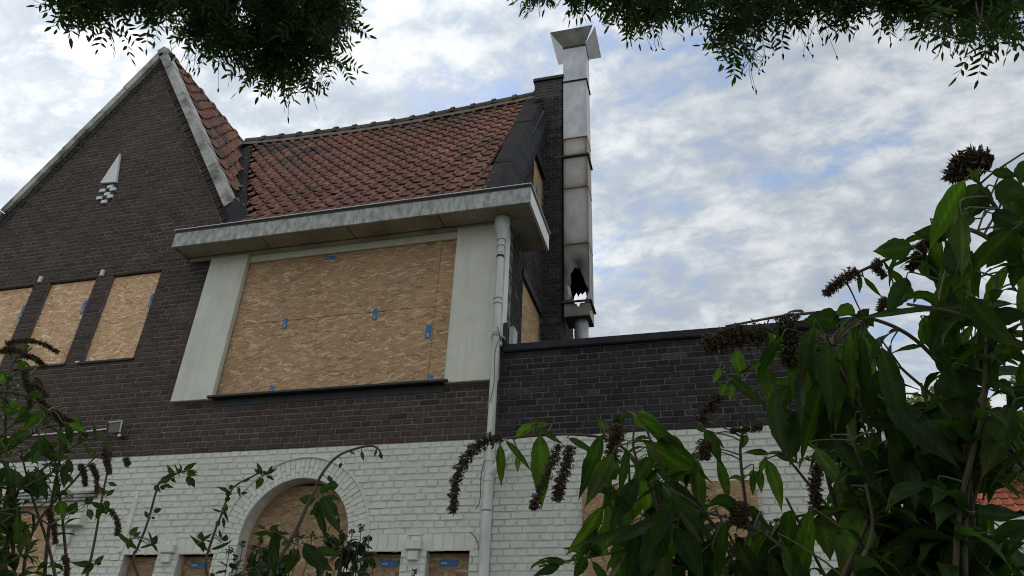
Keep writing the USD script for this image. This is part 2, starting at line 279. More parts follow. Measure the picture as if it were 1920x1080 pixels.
def leaf_look(name, through, share, gloss=0.5):
    look(name, {
        'g': ('geometry', {}), 'a': ('attribute', {'attribute': 'tint'}), 'n': ('noise_texture', {'scale': 16.0, 'detail': 4.0}), 'nr': ('map_range', {'from_min': 0.3, 'from_max': 0.7, 'to_min': 0.75, 'to_max': 1.2}),
        'm': ('vector_math', {'math_type': 'scale'}), 'w': ('vector_math', {'math_type': 'multiply', 'vector2': through}), 'h': ('noise_texture', {'scale': 85.0, 'detail': 3.0}), 'bp': ('bump', {'strength': 0.35, 'distance': 0.004}),
        'p': ('principled_bsdf', {'roughness': gloss, 'specular_ior_level': 0.2}), 't': ('translucent_bsdf', {}), 'x': ('mix_closure', {'fac': share})},
        [('g.position', 'n.vector'), ('n.fac', 'nr.value'), ('a.color', 'm.vector1'), ('nr.result', 'm.scale'), ('m.vector', 'p.base_color'), ('m.vector', 'w.vector1'), ('w.vector', 't.color'), ('g.position', 'h.vector'), ('h.fac', 'bp.height'), ('bp.normal', 'p.normal'),
         ('p.BSDF', 'x.closure1'), ('t.BSDF', 'x.closure2')], surface='x.closure')
leaf_look('bush_leaf', (2.0, 2.5, 0.7), 0.42, 0.62)
leaf_look('tree_leaf', (1.3, 1.6, 0.7), 0.3)
leaf_look('far_leaf', (1.5, 1.8, 0.7), 0.35, 0.7)

# ------------------------------------------------------------------ ground
put(None, 'ground', Frame((0, 0, 0), (1, 0, 0), (0, 1, 0), (0, 0, 1)).slab(sbox(-150, -150, 150, 150), -0.3, 0.0), 'soil', kind='structure', label='bare earth and weeds at the foot of the house', cat='ground')

# ------------------------------------------------------------------ brickwork
COURSE, JOINT = 0.0621, 0.0095
def block(fr, q, out, back=0.035, ch=0.004, rng=None, jit=0.0014):
    """one brick: the quad q (u, v; counter-clockwise) proud by out, with worn edges"""
    q = np.asarray(q, float)
    if rng is not None: q = q + rng.normal(0, jit, q.shape)
    c = q.mean(0); e = q - c; l = np.abs(e).max(0)
    inner = c + e * (1 - np.minimum(0.45, ch / np.maximum(l, 1e-4)))
    v = np.vstack([np.c_[inner, np.full(4, out)], np.c_[q, np.full(4, out - ch)], np.c_[q, np.full(4, -back)]])
    f = [[0, 1, 2, 3]] + [[4 + i, 4 + (i + 1) % 4, (i + 1) % 4, i] for i in range(4)] + [[8 + i, 8 + (i + 1) % 4, 4 + (i + 1) % 4, 4 + i] for i in range(4)]
    f = np.array(f); f = np.vstack([f[:, [0, 1, 2]], f[:, [0, 2, 3]]])
    return fr(v), fr.fix(f)
def lay(fr, region, tint, seed, v0=3.90, head=0, ch=0.004, jit=0.0014, outj=0.0011, out=0.0):
    """cross bond: a course of stretchers, a course of headers, every second stretcher course shifted by half"""
    rng = np.random.default_rng(seed); items = []; pr = prep(region)
    u0, w0, u1, w1 = region.bounds
    k0, k1 = int(math.floor((w0 - v0) / COURSE)), int(math.ceil((w1 - v0) / COURSE))
    for k in range(k0, k1):
        hd = (k + head) % 2 == 0
        pitch = 0.1085 if hd else 0.217
        off = 0.054 if hd else (0.1085 if ((k + head) // 2) % 2 else 0.0)
        b, t = v0 + k * COURSE + JOINT / 2 + rng.normal(0, 0.0006), v0 + (k + 1) * COURSE - JOINT / 2
        for i in range(int((u0 - 1) / pitch) - 1, int((u1 + 1) / pitch) + 2):
            a, c = i * pitch + off + JOINT / 2, (i + 1) * pitch + off - JOINT / 2
            if c < u0 or a > u1: continue
            bx = sbox(a, b, c, t)
            if not pr.intersects(bx): continue
            o = out + rng.normal(0, outj)
            if pr.contains(bx):
                v, f = block(fr, [(a, b), (c, b), (c, t), (a, t)], o, ch=ch, rng=rng, jit=jit)
            else:
                part = bx.intersection(region)
                part = MultiPolygon([g for g in getattr(part, 'geoms', [part]) if g.geom_type == 'Polygon' and g.area > 2.5e-4])
                if part.is_empty: continue
                v, f = fr.slab(part.buffer(-0.0005, join_style=2), -0.035, o)
            items.append((v, f, tint(rng, (a + c) / 2, (b + t) / 2, hd)))
    return items
def brown(rng, u, v, hd):
    base = np.array((0.07, 0.051, 0.042)) * rng.uniform(0.8, 1.18)
    r = rng.random()
    if r < 0.10: base = base * (1.25, 1.0, 0.92)
    elif r < 0.25: base = base * (0.75, 0.78, 0.82)
    return base * (0.9 if v > 6 else 1.0)
def sooty(rng, u, v, hd):
    base = np.array((0.024, 0.021, 0.022)) * rng.uniform(0.6, 1.5)
    if rng.random() < 0.07: base = base * (2.1, 1.6, 1.35)
    return base
def white(rng, u, v, hd): return np.array((0.67, 0.665, 0.58)) * rng.uniform(0.95, 1.04)

FRONT = Frame((0, 0, 0), (1, 0, 0), (0, 0, 1), (0, -1, 0))      # u = x, v = z, outwards = -y
XR, XL = -1.905, -10.0                                          # the front's right corner and left end
RIDGE_Z, APEX_X, RIDGE_Y = 10.50, -7.60, 2.15
S1, S2 = 1.60, 1.575                                            # slopes of gable roof and main roof
EAVE_Z, EAVE_Y = 6.575, -0.345
def cope(x): return RIDGE_Z - S1 * abs(x - APEX_X)              # outer line of the gable's coping
house = thing('brick_house', 'dark brown brick house with white painted ground floor, steep gable and orange tiled roof', 'house', (-5.6, 2.1, 0))

# openings in the front
W = [(-7.045, -6.32), (-8.012, -7.287), (-8.98, -8.257)]
WZ = (5.087, 6.29)
WB = (-5.10, -2.445, 4.51, 6.25)
ARCH = (-3.845, 3.03, 0.565)
SMALL = [(-3.107, -2.728), (-2.49, -2.09), (-5.03, -4.646), (-5.656, -5.271)]
SZ = 2.895
LEFTW = (-8.3, -6.525, 1.2, 3.41)
arch_hole = Point(ARCH[:2]).buffer(ARCH[2], 48).union(sbox(ARCH[0] - ARCH[2], 1.2, ARCH[0] + ARCH[2], ARCH[1]))
upper = Polygon([(XL, 3.90), (XR, 3.90), (XR, 6.40), (-5.28, 6.40), (APEX_X, RIDGE_Z - 0.12), (XL, cope(XL) - 0.12)])
holes = shapely.union_all([sbox(a, WZ[0], b, WZ[1]) for a, b in W] + [sbox(WB[0] - 0.0, WB[2], WB[1], 6.40)])
upper_wall = put(house, 'brick_wall', FRONT.slab(upper.difference(holes), -0.3, -0.0045), 'mortar')
lower = sbox(XL, 0.0, XR, 3.8985)
lower_holes = shapely.union_all([arch_hole, sbox(*[LEFTW[i] for i in (0, 2, 1, 3)])] + [sbox(a, 1.3, b, SZ) for a, b in SMALL])
lower_wall = put(house, 'painted_wall', FRONT.slab(lower.difference(lower_holes), -0.3, -0.0055), 'painted_mortar')

# rake bricks along both verges, set square to the slope
nl = math.hypot(1, S1)
band = []
rake_items = []
rng = np.random.default_rng(5)
for side in (-1, 1):
    d = np.array([side / nl, -S1 / nl]); n = np.array([-side * S1 / nl, -1 / nl])   # down the slope; into the wall
    o = np.array([APEX_X, RIDGE_Z]) + n * 0.125
    L = 4.3 if side > 0 else 4.6
    band.append(Polygon([o, o + d * L, o + d * L + n * 0.125, o + n * 0.125]))
    t = 0.03
    while t < L - 0.06:
        a, b = o + d * t, o + d * (t + 0.052)
        q = [b, a, a + n * 0.112, b + n * 0.112] if side < 0 else [a, b, b + n * 0.112, a + n * 0.112]
        if Polygon(q).exterior.is_ccw is False: q = q[::-1]
        if q and min(p[1] for p in q) > 6.45:
            v, f = block(FRONT, q, 0.012 + rng.normal(0, 0.004), rng=rng, ch=0.005)
            rake_items.append((v, f, brown(rng, 0, 7, True) * 0.85))
        t += 0.0625
sill_zone = sbox(-5.62, 4.47, -1.85, 6.41)
brick_region = upper.difference(shapely.union_all([holes, sill_zone] + band)).buffer(0)
pieces(upper_wall, 'brick', 'brickwork', lay(FRONT, brick_region, brown, 11, head=1), 'brick')
pieces(upper_wall, 'rake_brick', 'rake_brickwork', rake_items, 'brick', most=100)

# painted brickwork: arch ring of voussoirs, soldier lintels, ordinary bond
ring = Point(ARCH[:2]).buffer(0.775, 48).intersection(sbox(-6, ARCH[1], 0, 5)).union(sbox(ARCH[0] - 0.775, 2.6, ARCH[0] + 0.775, ARCH[1]).intersection(sbox(-6, 3.03, 0, 4)))
lintels = [sbox(a - 0.05, SZ, b + 0.05, SZ + 0.155) for a, b in SMALL]
vous, rng = [], np.random.default_rng(6)
nv = 42
for k in range(nv):
    a0, a1 = math.pi * (k + 0.045) / nv, math.pi * (k + 0.955) / nv
    rr = [(0.567, 0.665), (0.675, 0.765)] if k % 2 else [(0.567, 0.615), (0.625, 0.765)]
    for r0, r1 in rr:
        q = [(ARCH[0] + r * math.cos(a), ARCH[1] + r * math.sin(a)) for r, a in ((r0, a0), (r1, a0), (r1, a1), (r0, a1))]
        v, f = block(FRONT, q, rng.normal(0, 0.0012), ch=0.0045, rng=rng, jit=0.002)
        vous.append((v, f, white(rng, 0, 0, 0)))
low_region = lower.difference(shapely.union_all([lower_holes, ring] + lintels)).buffer(0).intersection(sbox(XL, 1.3, XR, 3.8985))
pieces(lower_wall, 'painted_brick', 'painted_brickwork', lay(FRONT, low_region, white, 12, head=1, ch=0.007, jit=0.003, outj=0.0016, out=0.0), 'painted_brick')
arch_ring = put(house, 'arch_moulding', tube([(ARCH[0] + 0.772 * math.cos(a), -0.002, ARCH[1] + 0.772 * math.sin(a)) for a in np.linspace(-0.05, math.pi + 0.05, 40)], 0.011, 6), 'render_paint')
pieces(arch_ring, 'voussoir', 'voussoirs', vous, 'painted_brick')
for a, b in SMALL:
    lp = put(house, 'soldier_lintel', FRONT.slab(sbox(a - 0.05, SZ, b + 0.05, SZ + 0.155), -0.2, -0.0035), 'render_paint')
    n = 5
    for k in range(n):
        w = (b - a + 0.1) / n; u = a - 0.05 + k * w
        v, f = block(FRONT, [(u + 0.003, SZ + 0.001), (u + w - 0.003, SZ + 0.001), (u + w - 0.003, SZ + 0.152), (u + 0.003, SZ + 0.152)], 0.001 + rng.normal(0, 0.0015), ch=0.006, rng=rng)
        put(lp, 'painted_brick', MB().add(v, f, white(rng, 0, 0, 0)), 'painted_brick', tinted=True)
for x in (-2.61, -5.15):                                       # stepped corbel stones between the little windows
    put(house, 'corbel_stone', box(x - 0.075, x + 0.075, -0.045, 0.02, 2.905, 2.985, 0.008), 'render_paint')
    put(house, 'corbel_stone', box(x - 0.05, x + 0.05, -0.032, 0.02, 2.815, 2.9, 0.008), 'render_paint')
for z0, z1, x1, d in ((3.18, 3.30, -6.24, 0.09), (3.0, 3.16, -6.35, 0.035), (3.33, 3.4, -6.3, 0.04)):
    put(house, 'corbel_stone', box(-6.52, x1, -d, 0.02, z0, z1, 0.008), 'render_paint')
put(house, 'window_jamb', box(-6.545, -6.50, -0.012, 0.14, 1.2, 3.17, 0.004), 'render_paint')
for z in (3.44, 3.475, 3.515):
    put(house, 'lintel_board', box(-8.4, -6.3 + (z - 3.44) * 3, -0.03, 0.03, z, z + 0.028, 0.004), 'concrete')
put(house, 'arch_soffit', MB().add(*(lambda A: (np.array([[ARCH[0] + 0.566 * math.cos(a), y, ARCH[1] + 0.566 * math.sin(a)] for a in A for y in (0.004, 0.298)]), [[2 * i, 2 * i + 1, 2 * i + 3, 2 * i + 2] for i in range(len(A) - 1)]))(np.linspace(0, math.pi, 33))), 'render_paint', smooth=True)
put(house, 'old_conduit', box(-5.735, -5.675, -0.012, 0.01, 2.92, 3.48, 0.006), 'render_paint')

# window sills, lintel pads, pilasters, lintel beam
for a, b in W:
    put(house, 'window_sill', box(a - 0.015, b + 0.02, -0.018, 0.05, WZ[0] - 0.03, WZ[0] - 0.001, 0.004), 'dark_paint')
for p in ((77, 525), (193, 513)):
    c = pixy(*p, 0); put(house, 'lintel_pad', box(c[0] - 0.022, c[0] + 0.022, -0.03, 0.02, c[2] - 0.045, c[2] + 0.045, 0.006), 'white_stone')
c = pixy(147, 680, 0); put(house, 'wedge', box(c[0] - 0.03, c[0] + 0.025, -0.025, 0.0, c[2] - 0.008, c[2] + 0.012, 0.003), 'white_plastic')
put(house, 'pilaster', box(-5.597, -5.085, -0.05, 0.02, 4.478, 6.343, 0.006), 'render_paint')
put(house, 'pilaster', box(-2.457, XR - 0.004, -0.05, 0.02, 4.478, 6.343, 0.006), 'render_paint')
put(house, 'corner_return', box(XR - 0.003, XR + 0.022, -0.046, 0.10, 4.85, 6.343, 0.003), 'side_fascia_paint')
put(house, 'window_head', box(-5.084, -2.458, -0.012, 0.02, 6.232, 6.343, 0.004), 'render_paint')
put(house, 'window_sill', box(-5.12, -2.41, -0.085, 0.03, 4.482, 4.508, 0.004), 'dark_paint')
put(house, 'apron_strip', box(-5.084, -2.458, -0.006, 0.02, 4.40, 4.481, 0.003), 'dark_paint')

# eaves box: fascia, edge trim, soffit panels
FX0, FX1, FY, FB, FZ0 = -5.955, -1.56, -0.345, 0.60, 6.345
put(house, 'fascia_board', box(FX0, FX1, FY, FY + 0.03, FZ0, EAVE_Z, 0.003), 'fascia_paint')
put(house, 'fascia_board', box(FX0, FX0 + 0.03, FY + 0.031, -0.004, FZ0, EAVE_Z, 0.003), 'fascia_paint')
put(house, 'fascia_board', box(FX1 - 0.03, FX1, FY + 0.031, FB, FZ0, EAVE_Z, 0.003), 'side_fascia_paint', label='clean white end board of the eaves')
put(house, 'edge_trim', box(FX0 - 0.014, FX1 + 0.014, FY - 0.022, FY + 0.04, EAVE_Z + 0.001, EAVE_Z + 0.011, 0.002), 'side_fascia_paint')
put(house, 'edge_trim', box(FX1 - 0.04, FX1 + 0.016, FY + 0.041, FB + 0.01, EAVE_Z + 0.001, EAVE_Z + 0.011, 0.002), 'side_fascia_paint')
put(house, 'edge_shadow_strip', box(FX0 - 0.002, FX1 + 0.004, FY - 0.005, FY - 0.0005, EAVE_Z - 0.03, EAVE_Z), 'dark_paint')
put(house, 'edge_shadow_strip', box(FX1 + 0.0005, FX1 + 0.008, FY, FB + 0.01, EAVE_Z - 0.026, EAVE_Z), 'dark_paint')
seams = [FX0 + 0.031, -4.78, -3.69, -2.605, FX1 - 0.031]
for a, b in zip(seams[:-1], seams[1:]):
    put(house, 'soffit_panel', box(a + 0.006, b - 0.006, FY + 0.032, -0.068, FZ0 + 0.012, FZ0 + 0.03, 0.003), 'soffit_board')
put(house, 'soffit_panel', box(XR + 0.024, FX1 - 0.036, -0.06, FB, FZ0 + 0.012, FZ0 + 0.03, 0.003), 'soffit_board')
put(house, 'soffit_backing', box(FX0 + 0.031, FX1 - 0.031, FY + 0.031, -0.004, FZ0 + 0.032, FZ0 + 0.06), 'dark_paint')
put(house, 'soffit_moulding', tube([(FX0 + 0.05, -0.03, FZ0 + 0.004), (XR + 0.01, -0.03, FZ0 + 0.004)], 0.03, 8), 'soffit_board', smooth=40)
put(house, 'gutter_bed', box(FX0 + 0.031, FX1 - 0.031, FY + 0.03, 0.3, EAVE_Z - 0.06, EAVE_Z - 0.01), 'zinc')
put(house, 'eaves_end', box(XR + 0.024, FX1 - 0.031, FB - 0.02, FB, FZ0 + 0.032, EAVE_Z - 0.061), 'dark_paint')

# gable coping in pieces, with the broken lower end
def coping(side, t0, t1, h, y0, y1, dy=0.0, drop=0.0):
    d = np.array([side / nl, -S1 / nl]); n = np.array([-side * S1 / nl, -1 / nl]); o = np.array([APEX_X, RIDGE_Z])
    P = []
    for t in (t0, t1):
        for nn in (drop, h):
            q = o + d * t + n * nn
            P += [(q[0], y0 + dy, q[1]), (q[0], y1, q[1])]
    return hull(P)
for side, cuts in ((1, (0.0, 0.55, 1.5, 2.35, 3.1, 3.93)), (-1, (0.0, 0.92, 2.2, 3.4, 4.6))):
    for i, (a, b) in enumerate(zip(cuts[:-1], cuts[1:])):
        put(house, 'gable_coping', coping(side, a + 0.004, b - 0.004, 0.125, -0.07, 0.14, 0.004 * ((i * 7) % 3), 0.012 if (side < 0 and i > 0) else 0.003 * (i % 2)), 'concrete')
put(house, 'coping_apex', hull([(APEX_X - 0.09, -0.074, RIDGE_Z - 0.155), (APEX_X + 0.09, -0.074, RIDGE_Z - 0.155), (APEX_X, -0.074, RIDGE_Z + 0.004), (APEX_X - 0.12, 0.145, RIDGE_Z - 0.2), (APEX_X + 0.12, 0.145, RIDGE_Z - 0.2), (APEX_X, 0.145, RIDGE_Z + 0.004)]), 'concrete')
# ornament on the gable: white pyramid over a chequer of small blocks
orn = put(house, 'ornament', FRONT.slab(Polygon([tuple(pixy(*p, 0)[[0, 2]]) for p in ((191, 346), (220.5, 343.5), (227.5, 290.5))]), 0.0, 0.035), 'white_stone')
put(orn, 'dark_backing', FRONT.slab(Polygon([tuple(pixy(140 + x / 7.7125, 260 + y / 7.7125, 0)[[0, 2]]) for x, y in ((380, 672), (620, 640), (590, 780), (545, 850), (470, 935), (365, 940), (295, 880), (340, 770))]), 0.001, 0.008), 'dark_paint')
def opx(x, y): return (140 + x / 7.7125, 260 + y / 7.7125)
for bx in ([(455, 712), (545, 700), (552, 670), (478, 678)], [(492, 752), (580, 738), (597, 700), (510, 712)], [(343, 772), (430, 762), (446, 716), (362, 728)],
           [(412, 822), (498, 812), (510, 770), (430, 782)], [(455, 857), (540, 845), (555, 803), (470, 815)], [(300, 880), (385, 870), (398, 825), (318, 835)], [(370, 935), (455, 922), (468, 880), (385, 890)]):
    P = [tuple(pixy(*opx(*p), -0.03)[[0, 2]]) for p in bx]
    xs, zs = [p[0] for p in P], [p[1] for p in P]; cx, cz = np.mean(xs), np.mean(zs)
    put(orn, 'ornament_block', box(cx - 0.043, cx + 0.043, -0.032, 0.0, cz - 0.026, cz + 0.026, 0.003), 'white_stone')

# ------------------------------------------------------------------ roofs
def tile(fr, u, v, w=0.192, L=0.315, lift=0.03, rng=None):
    t = np.array([0, 0.12, 0.4, 0.68, 0.745, 0.78, 0.83, 0.885, 0.94, 0.98, 1.0]); h = np.array([0.003, 0.0, -0.002, 0.0, 0.006, 0.02, 0.032, 0.036, 0.031, 0.018, 0.006])
    du, dr = (rng.normal(0, 0.003), rng.normal(0, 0.009)) if rng is not None else (0, 0)
    n = len(t); P = []
    for s, z0 in ((0.0, lift), (1.0, 0.004)):
        for th in (0.0, -0.014):
            for a, b in zip(t, h): P.append((u + du + a * w + dr * s * 0.3, v + s * L + (0.006 * (1 - a) if s == 0 else 0) + dr * (a - 0.5), z0 + b + th + abs(dr) * 0.3))
    A, B, C, D = 0, n, 2 * n, 3 * n; f = []
    for i in range(n - 1):
        f += [[A + i, A + i + 1, C + i + 1, C + i], [B + i + 1, B + i, D + i, D + i + 1], [B + i, B + i + 1, A + i + 1, A + i]]
    f += [[B, A, C, D], [A + n - 1, B + n - 1, D + n - 1, C + n - 1]]
    f = np.array(f); f = np.vstack([f[:, [0, 1, 2]], f[:, [0, 2, 3]]])
    return fr(np.array(P)), fr.fix(f)
def tile_tint(rng, dirt):
    base = np.array((0.245, 0.112, 0.076)) * rng.uniform(0.75, 1.12)
    r = rng.random()
    if r < 0.05 + dirt * 0.6: base = base * np.array((0.52, 0.8, 0.95)) * rng.uniform(0.7, 1.3)
    elif r > 0.93: base = base * (1.3, 1.25, 1.15)
    return base
L2 = math.hypot(RIDGE_Y - EAVE_Y, RIDGE_Z - 0.04 - EAVE_Z)
vy, vz = (RIDGE_Y - EAVE_Y) / L2, (RIDGE_Z - 0.04 - EAVE_Z) / L2
MAIN = Frame((0, EAVE_Y + 0.03, EAVE_Z - 0.03), (1, 0, 0), (0, vy, vz), (0, -vz, vy))
def valley_x(v):      # x where the gable roof meets the main roof, at distance v up the main slope
    z = EAVE_Z - 0.03 + v * vz; return APEX_X + (RIDGE_Z - 0.05 - z) / S1
VERGE0, VERGE1 = -2.10, -1.93
def verge_in(v): return -2.10 - 0.19 * v / L2      # the tiles' right-hand edge runs a little askew
def verge_out(v): return -1.945 - 0.05 * v / L2
def sag(p):
    """the old ridge hangs in the middle"""
    p = np.array(p, float); t = np.clip((p[:, 2] - EAVE_Z) / (RIDGE_Z - EAVE_Z), 0, 1); p[:, 2] -= 0.13 * np.sin(math.pi * np.clip((p[:, 0] - APEX_X) / 5.5, 0, 1)) * t; return p
def sagged(v, f): v, f = trimesh.remesh.subdivide_to_size(v, f, 0.25)[:2]; return sag(v), f
ROWS, GAUGE, COVER = 19, 0.25, 0.182
under_main = Polygon([(valley_x(0) - 0.05, 0.0), (VERGE1 - 0.02, 0.0), (VERGE1 - 0.02, L2), (APEX_X, L2)])
main_roof = put(house, 'roof_slope', sagged(*MAIN.slab(under_main, -0.15, -0.03)), 'lead')
items, rng = [], np.random.default_rng(21)
for r in range(ROWS):
    v = 0.03 + r * GAUGE
    n = int((VERGE0 - APEX_X) / COVER) + 3
    for k in range(n):
        u = -2.06 - (k + 1) * COVER
        if u + 0.05 < valley_x(v + 0.12) + 0.10 + rng.uniform(-0.05, 0.06) or v > L2 - 0.12 or u + 0.10 > verge_in(v + 0.12): continue
        slip = -0.05 if rng.random() < 0.008 else 0.0
        vv, ff = tile(MAIN, u, v + slip, rng=rng); vv = sag(vv)
        items.append((vv, ff, tile_tint(rng, 0.55 * max(0, r / ROWS - 0.62) / 0.38 + 0.9 * max(0, meshkit.fbm(np.array([u * 0.8, v * 0.8, 0.3]), 3, 4) - 0.48) * 2.2)))
pieces(main_roof, 'roof_tile', 'roof_tiles', items, 'roof_tile', smooth=35)
g0 = Frame((APEX_X, 0.0, RIDGE_Z - 0.05), (0, 1, 0), (-1 / nl, 0, S1 / nl), (S1 / nl, 0, 1 / nl))   # right slope of the gable roof; u = y, v = up the slope (negative downwards)
def valley_y(v): return RIDGE_Y + (v * S1 / nl) / S2
under_g = Polygon([(0.141, 0.0), (RIDGE_Y, 0.0), (valley_y(-4.3), -4.3), (0.141, -4.3)]) if valley_y(-4.3) > 0.141 else Polygon([(0.141, 0.0), (RIDGE_Y, 0.0), (0.141, -(RIDGE_Y - 0.141) * S2 * nl / S1)])
gable_roof = put(house, 'roof_slope', g0.slab(under_g, -0.15, -0.03), 'lead')
items = []
g1 = Frame(g0.o + g0.n * 0.0 , g0.u, g0.v, g0.n)
for r in range(1, 19):
    v = -0.06 - r * GAUGE
    for k in range(13):
        u = 0.15 + k * COVER
        if u + 0.15 > valley_y(v + 0.1) - 0.06: continue
        vv, ff = tile(g1, u, v, rng=rng); items.append((vv, ff, tile_tint(rng, 0.25)))
pieces(gable_roof, 'roof_tile', 'roof_tiles', items, 'roof_tile', smooth=35)
put(house, 'roof_slope', Frame((APEX_X, 0, RIDGE_Z - 0.05), (0, 1, 0), (1 / nl, 0, S1 / nl), (-S1 / nl, 0, 1 / nl)).slab(sbox(0.141, -4.6, 4.4, 0), -0.12, 0.02), 'roof_tile')
put(house, 'roof_slope', sagged(*Frame((0, RIDGE_Y, RIDGE_Z - 0.05), (1, 0, 0), (0, -vy, vz), (0, vz, vy)).slab(sbox(APEX_X, -4.5, VERGE1 - 0.02, 0), -0.12, 0.0)), 'roof_tile')
def ridge_cap(a, b, r, rng):
    a, b = np.array(a, float), np.array(b, float); d = (b - a) / np.linalg.norm(b - a); s = np.cross(d, [0, 0, 1.0]); P, n = [], 9
    for t, rr in ((-0.045, 1.2), (0.02, 1.17), (0.03, 1.0), (np.linalg.norm(b - a), 0.97)):
        for th in (0, 0.016):
            for k in range(n):
                g = math.pi * (-0.08 + 1.16 * k / (n - 1)); P.append(a + d * t + s * math.cos(g) * (r * rr - th) + np.array([0, 0, 1.0]) * math.sin(g) * (r * rr - th))
    f = []
    for i in range(3):
        for k in range(n - 1):
            o, q = i * 2 * n, (i + 1) * 2 * n
            f += [[o + k, o + k + 1, q + k + 1, q + k], [o + n + k + 1, o + n + k, q + n + k, q + n + k + 1]]
    for k in range(n - 1): f += [[n + k, n + k + 1, k + 1, k], [6 * n + k, 6 * n + k + 1, 7 * n + k + 1, 7 * n + k]]
    return np.array(P), np.array(f)
rng = np.random.default_rng(22)
xs = np.linspace(-2.16, APEX_X + 0.12, 16)
for a, b in zip(xs[1:], xs[:-1]):
    z0, z = [sag([[q, RIDGE_Y, RIDGE_Z]])[0][2] - 0.085 + rng.normal(0, 0.004) for q in (b, a)]; put(house, 'ridge_bedding', hull([(q, RIDGE_Y + o, zz + h) for q, zz in ((b, z0), (a, z)) for o, h in ((-0.135, -0.13), (0.135, -0.13), (-0.06, 0.06), (0.06, 0.06))]), 'mortar'); put(house, 'ridge_cap', MB().add(*ridge_cap((b, RIDGE_Y, z0), (a, RIDGE_Y, z), 0.105, rng), np.array((0.10, 0.078, 0.062)) * rng.uniform(0.7, 1.15)), 'roof_tile', tinted=True, smooth=50)
ys = np.linspace(0.19, RIDGE_Y + 0.05, 7)
for a, b in zip(ys[:-1], ys[1:]):
    put(house, 'ridge_cap', MB().add(*ridge_cap((APEX_X, a, RIDGE_Z - 0.115), (APEX_X, b, RIDGE_Z - 0.115), 0.095, rng), np.array((0.22, 0.095, 0.06)) * rng.uniform(0.7, 1.1)), 'roof_tile', tinted=True, smooth=50)
# lead valley, dressed down to the gutter
V = []
for t in np.linspace(0, 1, 14):
    v = t * L2; x = valley_x(v); c = MAIN(np.array([[x, v, 0.012]]))[0]
    V.append([c + np.array([-0.10, 0.0, 0.03]) + MAIN.n * 0.01, c + MAIN.n * -0.02, c + np.array([0.15, 0, 0]) + MAIN.n * 0.012])
V = np.array(V) + np.random.default_rng(3).normal(0, 0.006, (14, 3, 3)); V = V.reshape(-1, 3)
put(house, 'valley_flashing', (V, np.array([[3 * i + j, 3 * i + j + 1, 3 * i + j + 4, 3 * i + j + 3] for i in range(13) for j in range(2)])), 'lead', smooth=True)
B0 = [pixy(425, 418, -0.02), pixy(418, 385, -0.02), pixy(440, 372, -0.03), pixy(452, 380, -0.10), pixy(470, 405, -0.16), pixy(440, 416, -0.2), pixy(455, 395, 0.1)]
put(house, 'lead_apron', hull(B0), 'lead')
put(house, 'coping_stump', hull([pixy(428, 378, -0.06), pixy(450, 378, -0.06), pixy(445, 390, -0.05), pixy(433, 372, 0.05), pixy(448, 370, 0.08)]), 'dark_paint')
# slate verge on the right and the cladding under it
edges = [0.0, 0.95, 1.9, 2.85, 3.75, L2 - 0.30]
for i, (a, b) in enumerate(zip(edges[:-1], edges[1:])):
    h0 = 0.05 + 0.005 * (i % 2); P = [(verge_in(a) - 0.005, a + 0.006), (verge_out(a), a + 0.006), (verge_out(b), b - 0.003), (verge_in(b) - 0.005, b - 0.003)]
    put(house, 'verge_slate', MAIN.slab(Polygon(P), h0 - 0.03, h0 + 0.012), 'slate')
    put(house, 'verge_cladding', hull(MAIN(np.array([(verge_out(a) + 0.003, a + 0.004, h0 + 0.018), (verge_out(b) + 0.003, b - 0.004, h0 + 0.018), (XR + 0.045, a + 0.08, -0.16), (XR + 0.045, b + 0.075, -0.16), (XR + 0.03, a + 0.15, -0.27), (XR + 0.03, b + 0.145, -0.27), (XR - 0.03, a + 0.09, -0.2), (XR - 0.03, b + 0.08, -0.2)]))), 'lead')
# ------------------------------------------------------------------ right side wall with its bricks, chimney
SIDE = Frame((XR, 0, 0), (0, 1, 0), (0, 0, 1), (1, 0, 0))       # u = y, v = z
def roof_z(y): return EAVE_Z - 0.03 + (y - EAVE_Y - 0.03) * vz / vy
side = Polygon([(0.001, 4.6), (4.3, 4.6), (4.3, 6.5), (RIDGE_Y, RIDGE_Z - 0.14), (0.0, roof_z(0) - 0.1), (0.001, 6.4)])
sholes = sbox(0.79, 4.7, 1.72, 6.13).union(sbox(1.15, 7.3, 1.715, 8.33))
side_wall = put(house, 'side_wall', SIDE.slab(side.difference(sholes), -0.3, -0.006), 'dark_mortar')
CH = (XR - 0.20, -1.64, 1.72, 2.58)
side_region = side.difference(sholes).intersection(sbox(0.1, 4.78, 1.715, 10.4)).buffer(0)
mb = MB()
for it in lay(SIDE, side_region, lambda r, u, v, h: sooty(r, u, v, h) * 1.3, 31): mb.add(*it)
put(side_wall, 'side_brickwork', mb, 'brick', tinted=True, kind='stuff')
put(house, 'window_lintel', SIDE.slab(Polygon([(0.74, 6.13), (1.715, 6.13), (1.715, 6.24), (0.74, 6.24)]), 0.001, 0.018), 'dark_paint')
put(house, 'window_lintel', SIDE.slab(sbox(1.08, 8.33, 1.715, 8.44), 0.001, 0.03), 'lead')
CF = Frame((0, CH[2], 0), (1, 0, 0), (0, 0, 1), (0, -1, 0))
chim = put(house, 'chimney', MB().add(*box(XR - 0.01, CH[1] - 0.006, CH[2] + 0.006, CH[3], 4.6, 9.95)).add(*box(-2.075, CH[1] - 0.006, CH[2] + 0.006, CH[3], 9.951, 10.30)), 'dark_mortar')
creg = sbox(XR, 4.78, CH[1], 9.95).union(sbox(-2.08, 9.4, CH[1], 10.295))
def chim_tint(r, u, v, h): return sooty(r, u, v, h) * 1.1 if v < 9.9 else np.array((0.075, 0.065, 0.055)) * r.uniform(0.7, 1.2)
pieces(chim, 'brick', 'brickwork', lay(CF, creg, chim_tint, 32), 'brick', most=220)
